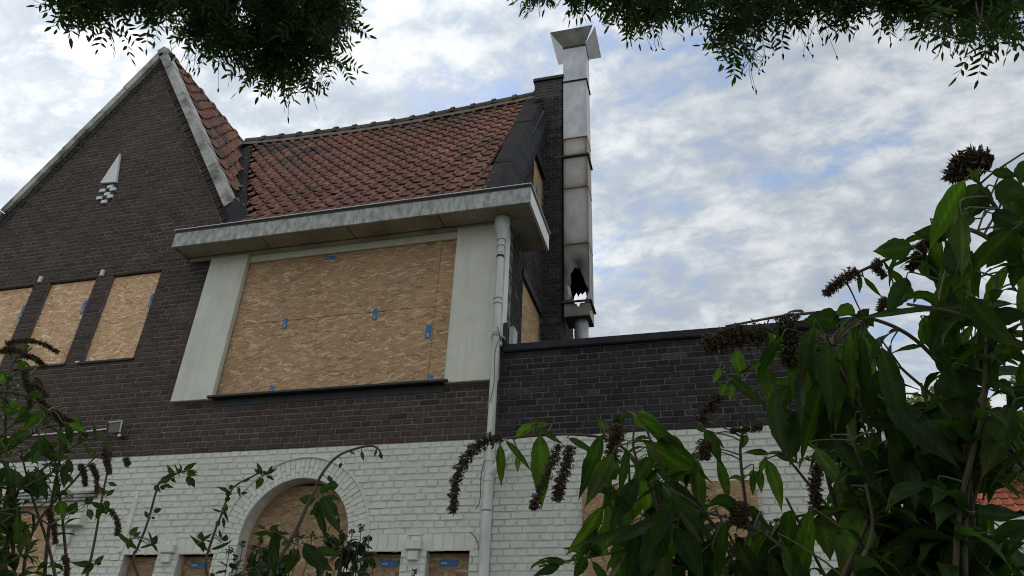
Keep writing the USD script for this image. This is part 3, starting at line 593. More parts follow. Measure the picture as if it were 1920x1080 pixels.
CR = Frame((CH[1], 0, 0), (0, 1, 0), (0, 0, 1), (1, 0, 0))
mb = MB()
for it in lay(CR, sbox(CH[2], 4.78, CH[3], 10.295), sooty, 33): mb.add(*it)
put(chim, 'side_brickwork', mb, 'brick', tinted=True, kind='stuff')
put(chim, 'chimney_cap', box(-2.10, CH[1] + 0.025, CH[2] - 0.03, CH[3] + 0.03, 10.30, 10.36, 0.006), 'dark_paint')
put(house, 'rear_wall', box(XL, XR - 0.3, 4.0, 4.3, 0, 6.5), 'mortar')
put(house, 'left_wall', box(XL, XL + 0.3, 0.3, 4.0, 0, 6.6), 'mortar')
put(house, 'floor_slab', box(XL + 0.3, XR - 0.3, 0.31, 3.99, 3.8, 3.95), 'dark_paint')

# ------------------------------------------------------------------ flat-roofed annex on the right
annex = thing('flat_roofed_annex', 'low flat-roofed brick wing, sooty black parapet above whitewashed bricks, right of the drainpipe', 'building', (-0.2, 1.5, 0))
AX1, PZ = 1.47, 4.775
ANX = Frame((0, 0.004, 0), (1, 0, 0), (0, 0, 1), (0, -1, 0))
AB = (-1.093, 0.352, 1.9, 3.425)
aup = sbox(XR + 0.003, 3.90, AX1, PZ); alo = sbox(XR + 0.003, 0, AX1, 3.8985)
aw = put(annex, 'parapet_wall', ANX.slab(aup, -0.26, -0.005), 'dark_mortar')
pieces(aw, 'brick', 'brickwork', lay(ANX, aup.buffer(-0.001, join_style=2), sooty, 41, head=0), 'brick')
lw = put(annex, 'painted_wall', ANX.slab(alo, -0.26, -0.006), 'painted_mortar')
pieces(lw, 'painted_brick', 'painted_brickwork', lay(ANX, alo.intersection(sbox(XR + 0.003, 1.5, AX1, 3.8985)).difference(sbox(AB[0] + 0.02, 1.5, AB[1] - 0.02, AB[3] - 0.02)), lambda r, u, v, h: white(r, u, v, h) * 0.93, 42, head=1, ch=0.006, jit=0.0022), 'painted_brick')
put(annex, 'coping', box(XR + 0.03, AX1 + 0.02, -0.035, 0.30, PZ + 0.001, PZ + 0.085, 0.012), 'lead')
put(annex, 'flat_roof', box(XR + 0.3, AX1 - 0.27, 0.27, 5.0, 4.3, 4.4), 'lead')
put(annex, 'side_wall', box(AX1 - 0.26, AX1, 0.272, 5.2, 0, PZ), 'dark_mortar')
put(annex, 'rear_wall', box(XR + 0.3, AX1 - 0.261, 5.0, 5.2, 0, PZ), 'dark_mortar')
put(annex, 'upstand', box(-1.885, -1.83, -0.02, 0.10, 4.865, 5.11, 0.004), 'dark_paint')
put(annex, 'upstand', box(-1.826, -1.772, 0.0, 0.14, 4.862, 5.07, 0.004), 'zinc', label='pale grey upstand beside the drainpipe')

# ------------------------------------------------------------------ boards over the windows
def board(label, x0, x1, z0, z1, y, stickers=(), mat='strand_board', group=None, panels=None, shape=None, flat=False):
    t = thing('window_board', label, 'board', ((x0 + x1) / 2, y, z0), group)
    F = Frame((0, y, 0), (1, 0, 0), (0, 0, 1), (0, -1, 0))
    for i, P in enumerate(panels or [shape or sbox(x0, z0, x1, z1)]):
        put(t, 'strand_board', F.slab(P, -0.018, 0.0 + 0.0025 * (i % 2)), mat)
    for sx, sz, w, h in stickers:
        s = put(t, 'blue_sticker', box(sx - w / 2, sx + w / 2, y - 0.0055, y - 0.0035, sz - h / 2, sz + h / 2), 'blue_tape')
        if w > h: put(s, 'pale_print', box(sx - w * 0.4, sx - w * 0.05, y - 0.0072, y - 0.006, sz - h * 0.12, sz + h * 0.12), 'pale_print')
        else: put(s, 'pale_print', box(sx - w * 0.14, sx + w * 0.14, y - 0.0072, y - 0.006, sz - h * 0.42, sz - h * 0.12), 'pale_print')
    return t
def pz(px, py): q = pixy(px, py, 0.03); return q[0], q[2]
def st(px, py, w, h): q = pz(px, py); return (q[0], q[1], w, h)
yb = 0.035
board('pale strand board over the rightmost of the three tall gable windows', W[0][0] + 0.01, W[0][1] - 0.004, WZ[0] + 0.002, WZ[1] - 0.02, yb, mat='pale_strand_board', stickers=[st(193, 571, 0.05, 0.19), st(283.5, 563, 0.045, 0.19), st(157, 675, 0.05, 0.09)])
board('pale strand board over the middle one of the three tall gable windows', W[1][0] + 0.01, W[1][1] - 0.004, WZ[0] + 0.002, WZ[1] - 0.02, yb, mat='pale_strand_board', stickers=[st(75, 582, 0.05, 0.19), st(157, 576, 0.05, 0.19)])
board('pale strand board over the gable window cut off by the left edge of the photo', W[2][0] + 0.01, W[2][1] - 0.004, WZ[0] + 0.002, WZ[1] - 0.02, yb, mat='pale_strand_board', stickers=[st(41.5, 585, 0.05, 0.18)])
yb2 = 0.02
seam_x, seam_z = -2.655, 5.40
big = board('very wide strand board with seams between the two white pilasters under the eaves', -5.09, -2.452, 4.51, 6.23, yb2,
      [st(620, 484, 0.14, 0.045), st(536, 607, 0.05, 0.13), st(704, 590, 0.05, 0.14), st(804, 623, 0.055, 0.15), st(808, 710, 0.05, 0.06), st(511, 731, 0.05, 0.075)],
      panels=[sbox(-5.083, 4.511, seam_x - 0.002, seam_z - 0.002), sbox(-5.083, seam_z + 0.002, seam_x - 0.002, 6.231), sbox(seam_x + 0.002, 4.511, -2.459, 6.231)])
arch_shape = Point(ARCH[:2]).buffer(ARCH[2] - 0.002, 48).union(sbox(ARCH[0] - ARCH[2] + 0.002, 1.2, ARCH[0] + ARCH[2] - 0.002, ARCH[1])).intersection(sbox(-5, 1.25, -3, 3.565))
board('round-headed strand board set back in the arched opening of the white wall', ARCH[0] - 0.55, ARCH[0] + 0.55, 1.25, 3.4, 0.17, mat='old_strand_board', shape=arch_shape)
names = ['brown strand board in the small window next to the drainpipe, blue sticker at its top', 'brown strand board in the small window just right of the arch, blue sticker at its top', 'brown strand board in the small window just left of the arch, blue sticker at its top', 'strand board in the small window farthest left of the arch, without a sticker']
for i, (k, lab) in enumerate(((1, names[0]), (0, names[1]), (2, names[2]), (3, names[3]))):
    a, b = SMALL[k]
    board(lab, a + 0.002, b - 0.002, 1.3, SZ - 0.002, 0.10, [] if k == 3 else [((a + b) / 2 + (0.04 if k == 0 else -0.02), SZ - 0.085, 0.17, 0.055)], mat='old_strand_board')
board('weathered strand board fixed over the window of the low annex, behind the leaves', AB[0], AB[1], AB[2], AB[3], -0.026, [((pixy(1415, 1040, -0.03))[0], (pixy(1415, 1040, -0.03))[2], 0.12, 0.04)], mat='old_strand_board')
board('pale strand board in the low left window behind the bush', LEFTW[0] + 0.003, LEFTW[1] - 0.003, LEFTW[2], LEFTW[3] - 0.003, 0.07, [st(112, 1063, 0.05, 0.09)])
def side_board(label, y0, y1, z0, z1, off):
    t = thing('window_board', label, 'board', (XR + off, (y0 + y1) / 2, z0))
    put(t, 'strand_board', SIDE.slab(sbox(y0, z0, y1, z1), off - 0.018, off), 'strand_board')
    return t
side_board('strand board over the lower window of the right-hand side wall', 0.795, 1.715, 4.72, 6.125, -0.02)
u = side_board('strand board over the upper side window, half hidden by the eaves end', 1.155, 1.712, 7.32, 8.325, -0.02)
put(u, 'blue_sticker', SIDE.slab(sbox(1.36, 7.85, 1.44, 7.97), -0.0195, -0.0175), 'blue_tape')

# ------------------------------------------------------------------ drainpipe
pipe = thing('drainpipe', 'greenish white drainpipe at the corner where house and annex meet', 'drainpipe', (-2.0, -0.12, 0))
pts = [pixy(939, 425, -0.13), pixy(937, 470, -0.125), pixy(932, 640, -0.11), pixy(918, 830, -0.10), pixy(914, 880, -0.095), pixy(905, 1080, -0.09)]
PX = float(np.mean([p[0] for p in pts[:4]])); PYY = -0.10; PR = 0.037
put(pipe, 'hopper', tube([(PX, PYY, 6.346), (PX, PYY, 6.25), (PX, PYY, 6.12), (PX, PYY, 6.07)], [0.088, 0.084, 0.05, 0.048], 14), 'pipe_paint', smooth=40)
for z0, z1 in ((3.66, 4.95), (4.955, 5.9), (5.905, 6.08)):
    put(pipe, 'pipe', tube([(PX, PYY, z0), (PX, PYY, z1)], PR, 14), 'pipe_paint', smooth=40)
put(pipe, 'pipe', tube([(PX, PYY, 0.0), (PX, PYY, 3.2)], PR + 0.011, 14), 'pipe_paint', smooth=40)
put(pipe, 'pipe', tube([(PX, PYY, 3.195), (PX, PYY, 3.665)], PR + 0.005, 14), 'pipe_paint', smooth=40)
put(pipe, 'branch', tube([(PX, PYY, 3.52), (PX + 0.11, PYY - 0.01, 3.64), (PX + 0.22, PYY - 0.005, 3.74)], PR - 0.002, 12), 'pipe_paint', smooth=40)
for z, m in ((6.0, 'pipe_paint'), (5.86, 'dark_paint'), (5.36, 'pipe_paint'), (5.30, 'pipe_paint'), (4.93, 'zinc'), (3.48, 'pipe_paint'), (3.20, 'dark_paint'), (3.66, 'pipe_paint')):
    put(pipe, 'collar', tube([(PX, PYY, z - 0.012), (PX, PYY, z + 0.012)], PR + (0.009 if m == 'pipe_paint' else 0.006), 14), m, smooth=40)
put(pipe, 'wall_bracket', box(PX - 0.06, PX + 0.075, PYY + 0.02, 0.0, 4.905, 4.93, 0.003), 'zinc')
cr = np.random.default_rng(8)
put(pipe, 'dead_vine', tube(spline([(PX + 0.02, PYY - 0.05, 5.0), (PX + 0.05, PYY - 0.045, 4.9), (PX + 0.012, PYY - 0.05, 4.7), (PX + 0.02, PYY - 0.05, 4.4), (PX - 0.01, PYY - 0.05, 4.2)], 24), 0.004, 5), 'bark')
put(pipe, 'dead_vine', tube(spline([(PX - 0.03, PYY - 0.05, 3.65), (PX - 0.06, PYY - 0.03, 3.5), (PX - 0.055, PYY - 0.03, 3.3), (PX - 0.09, PYY - 0.02, 3.22)], 20), 0.004, 5), 'bark')
put(pipe, 'dead_vine', tube(spline([(PX - 0.045, PYY, 2.86), (PX - 0.06, PYY - 0.03, 2.95), (PX - 0.10, PYY - 0.04, 3.0), (PX - 0.13, PYY - 0.03, 3.02)], 16), 0.004, 5), 'bark')

# ------------------------------------------------------------------ metal flue duct with the burnt hole
duct = thing('flue_duct', 'tall square sheet-metal flue duct, burnt through near its foot, beside the chimney', 'flue duct', (-1.44, 1.9, 4.4))
DY0, DY1, T = 1.72, 2.05, 0.003
def dx(z):            # left and right edge at height z: the duct leans a little
    t = (z - 6.08) / (11.0 - 6.08); return -1.598 - 0.032 * t, -1.268 + 0.0 * t
def zpx(y): return pixy(1080, y, DY0)[2]
cuts = [zpx(y) for y in (592, 566, 457, 352, 292, 258, 151, 86)]
steel = {0: (0.24, 0.22, 0.19), 1: (0.26, 0.25, 0.22), 2: (0.32, 0.31, 0.29), 3: (0.30, 0.285, 0.255), 4: (0.34, 0.33, 0.29), 5: (0.42, 0.42, 0.42), 6: (0.46, 0.46, 0.47)}
hole_px = [(1070, 538), (1071, 528), (1070, 514), (1074, 508), (1077, 501), (1082, 503), (1087, 504), (1090, 511), (1094, 520), (1097, 530), (1101, 537), (1103, 541), (1104, 544), (1101, 549), (1103, 556), (1098, 561), (1100, 565), (1096, 567), (1088, 568), (1086, 573), (1084, 575), (1081, 570), (1078, 569), (1075, 566), (1073, 556), (1067, 549), (1066, 541)]
back_px = [(1073.5, 575), (1077, 556), (1079.5, 552), (1081.5, 548.5), (1083, 553), (1084.5, 557), (1086, 553.5), (1089, 549), (1091.5, 553), (1094.5, 550), (1097.5, 546.5), (1099.5, 551), (1100.5, 557), (1102, 566), (1100, 577)]
hole_f = Polygon([tuple(pixy(*p, DY0)[[0, 2]]) for p in hole_px]); hole_b = Polygon([tuple(pixy(*p, DY1)[[0, 2]]) for p in back_px]).buffer(0)
DF = lambda y, n: Frame((0, y, 0), (1, 0, 0), (0, 0, 1), (0, n, 0))
hole_c = np.array(hole_f.centroid.coords[0])
def sheet(v, f, i, z0, z1, front):
    v, f = trimesh.remesh.subdivide_to_size(np.asarray(v), np.asarray(f), 0.035)[:2]
    amp = (0.010, 0.014, 0.010, 0.006, 0.004, 0.002, 0.001)[i]
    mid = np.clip((v[:, 0] - dx(z0)[0]) / 0.33, 0, 1); env = np.clip(np.minimum(v[:, 2] - z0, z1 - v[:, 2]) / 0.06, 0, 1) * np.sin(math.pi * mid)
    if front: v = v + np.c_[np.zeros(len(v)), (meshkit.noise(v * (5, 0.1, 4), 7) - 0.5) * 2 * amp * env, np.zeros(len(v))]
    edge = np.minimum(np.abs(v[:, 2] - z0), np.abs(v[:, 2] - z1)) ; side = np.minimum(mid, 1 - mid) * 0.33
    n = meshkit.fbm(v * (9, 9, 5), 3, 3)
    heat = np.clip((1.3 * np.exp(-edge / 0.045) + 0.9 * np.exp(-side / 0.03)) * (0.35 + 1.3 * n), 0, 1) * (0.25, 0.85, 0.8, 0.95, 1.0, 0.15, 0.08)[i]
    burn = np.exp(-np.hypot((v[:, 0] - hole_c[0]) * 1.3, np.maximum(np.abs(v[:, 2] - hole_c[1] - 0.12) - 0.25, 0)) / 0.16) * (0.5 + n) if i <= 1 else np.zeros(len(v))
    c = np.array(steel[i])[None] * (0.75 + 0.5 * n)[:, None]
    c = c * (1 - heat[:, None] * np.array((0.55, 0.68, 0.8))); c = c * (1 - np.clip(burn, 0, 0.85))[:, None]
    return v, f, c
for i, (z0, z1) in enumerate(zip(cuts[:-1], cuts[1:])):
    a0, b0 = dx(z0); a1, b1 = dx(z1)
    face = Polygon([(a0, z0), (b0, z0), (b1, z1), (a1, z1)])
    mb = MB()
    for fr_, poly, front in ((DF(DY0, -1), face.difference(hole_f), True), (DF(DY1, 1), face.difference(hole_b), False)): mb.add(*sheet(*fr_.slab(poly, -T, 0.0), i, z0, z1, front))
    for xa, xb, s in ((a0, a1, -1), (b0, b1, 1)):
        v, f = hull([(xa, DY0 + 0.001, z0), (xa - s * T, DY0 + 0.001, z0), (xa, DY1 - 0.001, z0), (xa - s * T, DY1 - 0.001, z0), (xb, DY0 + 0.001, z1), (xb - s * T, DY0 + 0.001, z1), (xb, DY1 - 0.001, z1), (xb - s * T, DY1 - 0.001, z1)])
        mb.add(*sheet(v, f, i, z0, z1, False))
    put(duct, 'duct_section', mb, 'sheet_steel', tinted=True)
    if i < 3:
        mb = MB(); i0, i1 = 0.012, 0.012
        face2 = Polygon([(a0 + i0, z0), (b0 - i0, z0), (b1 - i0, z1), (a1 + i0, z1)])
        mb.add(*DF(DY0 + 0.01, -1).slab(face2.difference(hole_f.buffer(0.006)), -T, 0)); mb.add(*DF(DY1 - 0.01, 1).slab(face2.difference(hole_b.buffer(-0.002)), -T, 0))
        mb.add(*box(a0 + i0, a0 + i0 + T, DY0 + 0.014, DY1 - 0.014, z0, z1)); mb.add(*box(b0 - i0 - T, b0 - i0, DY0 + 0.014, DY1 - 0.014, z0, z1))
        put(duct, 'soot_lining', mb, 'soot')
# curled flaps of torn metal at the hole
for P in ([(1060, 545), (1064, 535), (1070, 541), (1072, 556), (1067, 563), (1059, 562)], [(1096, 567), (1100, 556), (1105, 545), (1106, 566)]):
    Q = [pixy(x, y, DY0 - 0.006) for x, y in P]; c = np.mean(Q, axis=0) + np.array([0, -0.02, 0])
    put(duct, 'torn_flap', hull(Q + [c, c + np.array([0, 0.012, 0.02])]), 'sheet_steel_worn' if 'sheet_steel_worn' in LOOK else 'zinc')
def flange(z, proud, th, mat):
    a, b = dx(z); p = proud; mb = MB()
    mb.add(*box(a - 0.005, b + p, DY0 - p, DY0 - 0.0005, z - th / 2, z + th / 2, 0.002)); mb.add(*box(a - 0.005, b + p, DY1 + 0.0005, DY1 + p, z - th / 2, z + th / 2, 0.002))
    mb.add(*box(b + 0.0005, b + p - 0.001, DY0 - 0.0004, DY1 + 0.0004, z - th / 2, z + th / 2, 0.002)); mb.add(*box(a - p, a - 0.006, DY0 - p + 0.001, DY1 + p - 0.001, z - th / 2, z + th / 2, 0.002))
    put(duct, 'flange', mb, mat)
flange(cuts[1], 0.028, 0.022, 'rust'); flange(cuts[2], 0.004, 0.016, 'rust'); flange(cuts[3], 0.006, 0.014, 'rust'); flange(cuts[4], 0.024, 0.03, 'dark_paint'); flange(cuts[5], 0.005, 0.016, 'rust'); flange(cuts[6], 0.02, 0.012, 'dark_paint')
a, b = dx(cuts[0]); put(duct, 'bottom_plate', box(a, b, DY0 + 0.004, DY1 - 0.004, cuts[0] - 0.008, cuts[0] - 0.001), 'rust')
for z in (cuts[1] - 0.06, cuts[1] - 0.1): put(duct, 'bolt', tube([(b + 0.001, DY0 + 0.05, z), (b + 0.015, DY0 + 0.05, z)], 0.012, 8), 'rust')
# flared hood: four sheets
ztop = cuts[-1]; a, b = dx(ztop); hz, ho = 0.205, 0.18
put(duct, 'hood_collar', MB().add(*box(a - 0.006, b + 0.006, DY0 - 0.006, DY0 - 0.0005, ztop - 0.03, ztop + 0.012)).add(*box(b + 0.0005, b + 0.006, DY0, DY1, ztop - 0.03, ztop + 0.012)), 'dark_paint')
def flap(p0, p1, q0, q1, c=(0.42, 0.42, 0.4)):
    n = np.cross(np.subtract(p1, p0), np.subtract(q0, p0)); n = n / np.linalg.norm(n) * 0.0015
    put(duct, 'hood_flap', MB().add(*hull([np.add(p, s * n) for p in (p0, p1, q0, q1) for s in (-1, 1)]), c), 'sheet_steel', tinted=True)
flap((a, DY0 - 0.002, ztop + 0.012), (b, DY0 - 0.002, ztop + 0.012), (a - ho, DY0 - ho, ztop + hz), (b + ho - 0.03, DY0 - ho, ztop + hz))
flap((b + 0.002, DY0, ztop + 0.012), (b + 0.002, DY1, ztop + 0.012), (b + ho, DY0 - ho + 0.03, ztop + hz), (b + ho, DY1 + ho, ztop + hz))
flap((a - 0.002, DY0, ztop + 0.012), (a - 0.002, DY1, ztop + 0.012), (a - ho, DY0 - ho + 0.002, ztop + hz), (a - ho, DY1 + ho, ztop + hz))
flap((a, DY1 + 0.002, ztop + 0.012), (b, DY1 + 0.002, ztop + 0.012), (a - ho, DY1 + ho, ztop + hz), (b + ho - 0.03, DY1 + ho, ztop + hz))
zz = np.linspace(4.4, cuts[0] - 0.009, 70)
fx = float(pixy(1090, 612, 1.88)[0])
put(duct, 'flexible_pipe', tube([(fx, 1.885, z) for z in zz], [0.088 + 0.006 * (k % 2) for k in range(len(zz))], 18), 'zinc', smooth=30)

# ------------------------------------------------------------------ floodlight and its cable
fl = pixy(220, 803, -0.08)
lamp = thing('floodlight', 'small square floodlight mounted on the brown brick wall above the white band', 'floodlight', fl)
put(lamp, 'lamp_glass', hull([fl + np.array(p) for p in ((-0.085, -0.05, 0.05), (0.075, -0.05, 0.055), (0.075, -0.03, -0.055), (-0.085, -0.03, -0.06), (-0.085, -0.045, 0.05), (0.075, -0.045, 0.055), (0.075, -0.02, -0.055), (-0.085, -0.02, -0.06))]), 'lamp_glass')
for a, b in (((-0.09, -0.052, 0.055), (0.08, -0.052, 0.06)), ((0.08, -0.052, 0.06), (0.08, -0.032, -0.06)), ((0.08, -0.032, -0.06), (-0.09, -0.032, -0.065)), ((-0.09, -0.032, -0.065), (-0.09, -0.052, 0.055))):
    put(lamp, 'lamp_frame', tube([fl + a, fl + b], 0.007, 6), 'white_plastic' if max(a[2], b[2]) > 0.03 and max(a[0], b[0]) > 0 else 'dark_paint')
put(lamp, 'lamp_body', hull([fl + np.array(p) for p in ((-0.07, -0.04, 0.045), (0.07, -0.04, 0.045), (0.07, -0.02, -0.05), (-0.07, -0.02, -0.05), (-0.04, 0.02, 0.03), (0.04, 0.02, 0.03), (0.04, 0.02, -0.03), (-0.04, 0.02, -0.03))]), 'dark_paint')
put(lamp, 'bracket', tube([fl + (0.03, 0.02, -0.04), fl + (0.06, 0.0, -0.09), fl + (0.06, 0.08, -0.1)], 0.012, 6), 'dark_paint')
put(lamp, 'sensor', trimesh.creation.icosphere(2, 0.018).apply_translation(fl + (0.085, -0.03, -0.095)), 'white_plastic', smooth=True)
c0, c1 = pixy(108, 812.5, -0.012), pixy(206, 804, -0.012)
put(None, 'cable', tube(spline([c0 + np.array([-0.9, 0, -0.02]), c0, (c0 + c1) / 2 + np.array([0, -0.004, -0.008]), c1, fl + np.array([0, 0.03, 0.0])], 30), 0.009, 6), 'white_plastic', label='thin white cable running left from the floodlight along the brick wall', cat='cable')
#VEGETATION#
# ------------------------------------------------------------------ plants: leaf, shoot, flower spike
DOWN = np.array([0, 0, -1.0])
def unit(a): a = np.asarray(a, float); return a / (np.linalg.norm(a) + 1e-12)
def to_px(p):
    d = np.asarray(p) - EYE; w = np.maximum(d @ FWD, 1e-3); return np.stack([960 + FPX * (d @ RIGHT) / w, 540 - FPX * (d @ UP) / w], -1)
def leaf(B, A, L, W, N, droop=0.5, fold=0.25, wave=0.05, seg=17, across=7, rng=None, peak=0.78, sharp=1.3, side=0.0):
    """a blade from B along A, its upper side towards N, bending down by droop and sideways by side; pale midrib, quilted side veins, a little browning.
    Returns (vertices, triangles, tint factor of each vertex)."""
    s = np.linspace(0, 1, seg); A = unit(A); N = unit(N - A * (np.dot(N, A))); S = np.cross(A, N)
    p, d, P, D = np.array(B, float), A, [], []
    for k in range(seg):
        P.append(p); D.append(d); d = unit(A + DOWN * droop * s[k] * 1.4 + S * side * s[k]); p = p + d * L / (seg - 1)
    P, D = np.array(P), np.array(D); n = N - D * (D @ N)[:, None]; n /= np.linalg.norm(n, axis=1, keepdims=True) + 1e-9; c = np.cross(D, n)
    w = s ** peak * (1 - s) ** sharp; w = w / w.max(); w[0] = 0.03; w[-1] = 0.012
    t = np.linspace(-1, 1, across); T = t[None, :]; ph = rng.uniform(0, 6.28, 2) if rng is not None else np.zeros(2); fr = rng.uniform(9, 17) if rng is not None else 13
    ragged = 1 + (rng.normal(0, 0.05, (seg, 2)) if rng is not None else np.zeros((seg, 2))); E = np.where(T < 0, ragged[:, :1], ragged[:, 1:])
    ww = w[:, None] * W / 2 * np.where(np.abs(T) > 0.9, E, 1.0); vein = np.cos(2 * math.pi * (s[:, None] * 8 - np.abs(T) * 1.3))
    lift = fold * np.abs(T) * ww * 0.8 + wave * W * np.sin(s[:, None] * fr + np.where(T < 0, ph[0], ph[1])) * np.abs(T) * np.minimum(1, w[:, None] * 2) + 0.018 * W * vein * (np.abs(T) > 0.1) * w[:, None]
    V = (P[:, None] + c[:, None] * (T * ww * (1 - 0.25 * fold * np.abs(T)))[..., None] + n[:, None] * lift[..., None]).reshape(-1, 3)
    mult = (1 + 0.13 * vein) * np.where(np.abs(T) < 0.1, 1.5, 1.0)
    if rng is not None: mult = mult * (1 + 0.25 * (meshkit.noise(np.stack(np.broadcast_arrays(s[:, None] * 5, T * 2, 0 * T), -1) + rng.uniform(0, 99), 2) - 0.5) * 2)
    q = np.array([[k * across + j, k * across + j + 1, (k + 1) * across + j + 1, (k + 1) * across + j] for k in range(seg - 1) for j in range(across - 1)])
    f = np.vstack([q[:, [0, 1, 2]], q[:, [0, 2, 3]]])
    a, b, e = V[f[0]]
    if np.cross(b - a, e - a) @ N < 0: f = f[:, ::-1]
    mult = np.broadcast_to(mult, (seg, across)).reshape(-1, 1) * np.ones(3)
    if rng is not None and rng.random() < 0.3: mult = mult * (1 + (np.repeat(np.clip((s - rng.uniform(.6, .9)) / .2, 0, 1), across) * rng.uniform(0.4, 1))[:, None] * np.array((1.2, -0.05, -0.2)))
    if rng is not None and rng.random() < 0.22:
        m = len(q); gone = rng.integers(across, m - across, rng.integers(1, 3)); f = np.delete(f, np.r_[gone, gone + m], axis=0)
    return V, f, mult
def green(rng, kind=0):
    c = np.array([(0.022, 0.042, 0.010), (0.037, 0.063, 0.012), (0.027, 0.044, 0.019)][kind]) * rng.uniform(0.7, 1.25)
    return c * (1 + rng.normal(0, 0.06), 1, 1 + rng.normal(0, 0.1))
def shoot(pts, r0, r1, L, rng, s0=0.25, gap=0.075, out=1.0, ahead=0.35, droop=(0.5, 1.1), ratio=0.3, ok=None, n=40, tipset=True, pair=2):
    """a stem through the points and leaves in opposite pairs, each pair turned a quarter. Returns (stem, leaves, samples)."""
    P = spline(pts, n); stem = tube(P, np.linspace(r0, r1, n), 7)
    seg = np.linalg.norm(np.diff(P, axis=0), axis=1); cum = np.r_[0, np.cumsum(seg)]; total = cum[-1]
    leaves, d, turn = [], s0 * total, rng.uniform(0, 3.14)
    while d < total * 0.995:
        k = min(n - 2, int(np.searchsorted(cum, d)) - 1 if d > 0 else 0); t = unit(P[k + 1] - P[k]); p = P[k] + t * (d - cum[k])
        e1 = unit(np.cross(t, [0.3, 0.2, 1.0])); e2 = np.cross(t, e1); f = d / total
        for q in range(pair):
            g = turn + q * 2 * math.pi / pair + rng.normal(0, 0.25); e = e1 * math.cos(g) + e2 * math.sin(g)
            ll = L * rng.uniform(0.7, 1.15) * (1.0 if f < 0.8 else 1.0 - 2.4 * (f - 0.8))
            A = unit(e * out + t * (ahead + 0.6 * max(0, f - 0.8) * 5) + rng.normal(0, 0.12, 3)); N = unit(np.array([0, 0, 1.0]) + t * 0.5 + rng.normal(0, 0.25, 3))
            dr = rng.uniform(*droop)
            if ok is not None:
                m = to_px(np.array([p + A * ll * 0.5 + DOWN * dr * 0.15 * ll, p + A * ll * 0.85 + DOWN * dr * ll * 0.45]))
                if not all(ok(*x) for x in m): continue
            v, ff, mm = leaf(p + A * r0 * 0.5, A, ll, ll * ratio * rng.uniform(0.85, 1.15), N, droop=dr, rng=rng, fold=rng.uniform(0.1, 0.5), side=rng.normal(0, 0.2))
            leaves.append((v, ff, green(rng) * mm))
        turn += math.pi / 2; d += gap * rng.uniform(0.8, 1.25)
    return stem, leaves, P
def spike(pts, r0, r1, n, rng, fl=0.02, c0=(0.04, 0.028, 0.017), c1=(0.14, 0.105, 0.052)):
    """a dried flower spike: many small pointed husks in whorls round a drooping axis"""
    n = int(n * 3.0); fl = fl * 0.5; r0, r1 = r0 * 0.72, r1 * 0.72; P = spline(pts, 40); mb = MB(); mb.add(*tube(P, np.linspace(0.003, 0.001, 40), 5), c0)
    U = lambda a: a / (np.linalg.norm(a, axis=1, keepdims=True) + 1e-12)
    s = rng.random(n) ** 0.9; s = np.where(rng.random(n) < 0.7, (np.floor(s * 17) + 0.5 + rng.normal(0, 0.22, n)) / 17, s); s = np.clip(s, 0, 0.999); k = (s * 38).astype(int)
    t = U(P[k + 1] - P[k]); p = P[k] + (P[k + 1] - P[k]) * rng.random(n)[:, None]; e = U(np.cross(t, rng.normal(0, 1, (n, 3))))
    r = (r0 + (r1 - r0) * s) * np.sin(np.clip(s * 9 + 0.5, 0, 1.57)) * rng.uniform(0.15, 1.0, n) * (0.75 + 0.35 * np.sin(s * 55 + e[:, 0]))
    b = p + e * r[:, None]; a = U(e + t * 0.5 + rng.normal(0, 0.6, (n, 3))) * (fl * rng.uniform(0.6, 1.4, n))[:, None]; w = U(np.cross(a, rng.normal(0, 1, (n, 3)))) * fl * 0.24; w2 = U(np.cross(a, w)) * fl * 0.24
    v = np.stack([b + w, b - w * 0.5 + w2, b - w * 0.5 - w2, b + a], 1).reshape(-1, 3); o = np.arange(n)[:, None, None] * 4
    f = (np.array([[0, 1, 3], [1, 2, 3], [2, 0, 3], [0, 2, 1]])[None] + o).reshape(-1, 3); c = np.repeat(np.array(c0) + (np.array(c1) - c0) * (rng.random(n)[:, None] ** 1.5), 4, 0)
    return mb.add(v, f, c)
def inside(poly, cut=(), rng=None, keep=0.0):
    P = prep(Polygon(poly)); C = [prep(Polygon(c)) for c in cut]
    def ok(x, y):
        q = Point(x, y)
        if not P.contains(q): return False
        return not any(c.contains(q) for c in C) or (rng is not None and rng.random() < keep)
    return ok
def face_leaf(bx, by, tx, ty, wpx, dist, rng, tilt=0.0, ddist=0.0, side=0.0, tone=0, fold=0.25, curve=0.0):
    """a leaf seen from base to tip at these places in the photograph, tilted about its own axis"""
    B, T = pix(bx, by, dist), pix(tx, ty, dist + ddist); A = T - B; L = np.linalg.norm(A); v = unit(EYE - (B + T) / 2); N = unit(v - unit(A) * (v @ unit(A))); S = np.cross(unit(A), N)
    N = unit(N * math.cos(tilt) + S * math.sin(tilt))
    if N[2] < -0.2: N = -N
    V, f, mm = leaf(B, A, L * 1.02, wpx * dist / FPX * 0.9, N, droop=curve, rng=rng, fold=fold, side=side)
    return V, f, green(rng, tone) * (1.25 if tone == 1 else 1.0) * mm
def petioles(leaves, stems):
    """ties leaves that start off the stems to the nearest stem"""
    S = cKDTree(np.vstack(stems)); pts = np.vstack(stems); mb = MB()
    for v, f, c in leaves:
        b = v[:7].mean(0); d, i = S.query(b)
        if d > 0.012: g = unit(v[21:28].mean(0) - b); mb.add(*tube(spline([pts[i], pts[i] + (b - pts[i]) * 0.35 - DOWN * 0.10 * d, b - g * 0.2 * d, b], 8), np.linspace(0.0024, 0.0014, 8), 5), (0.04, 0.05, 0.02))
    return mb

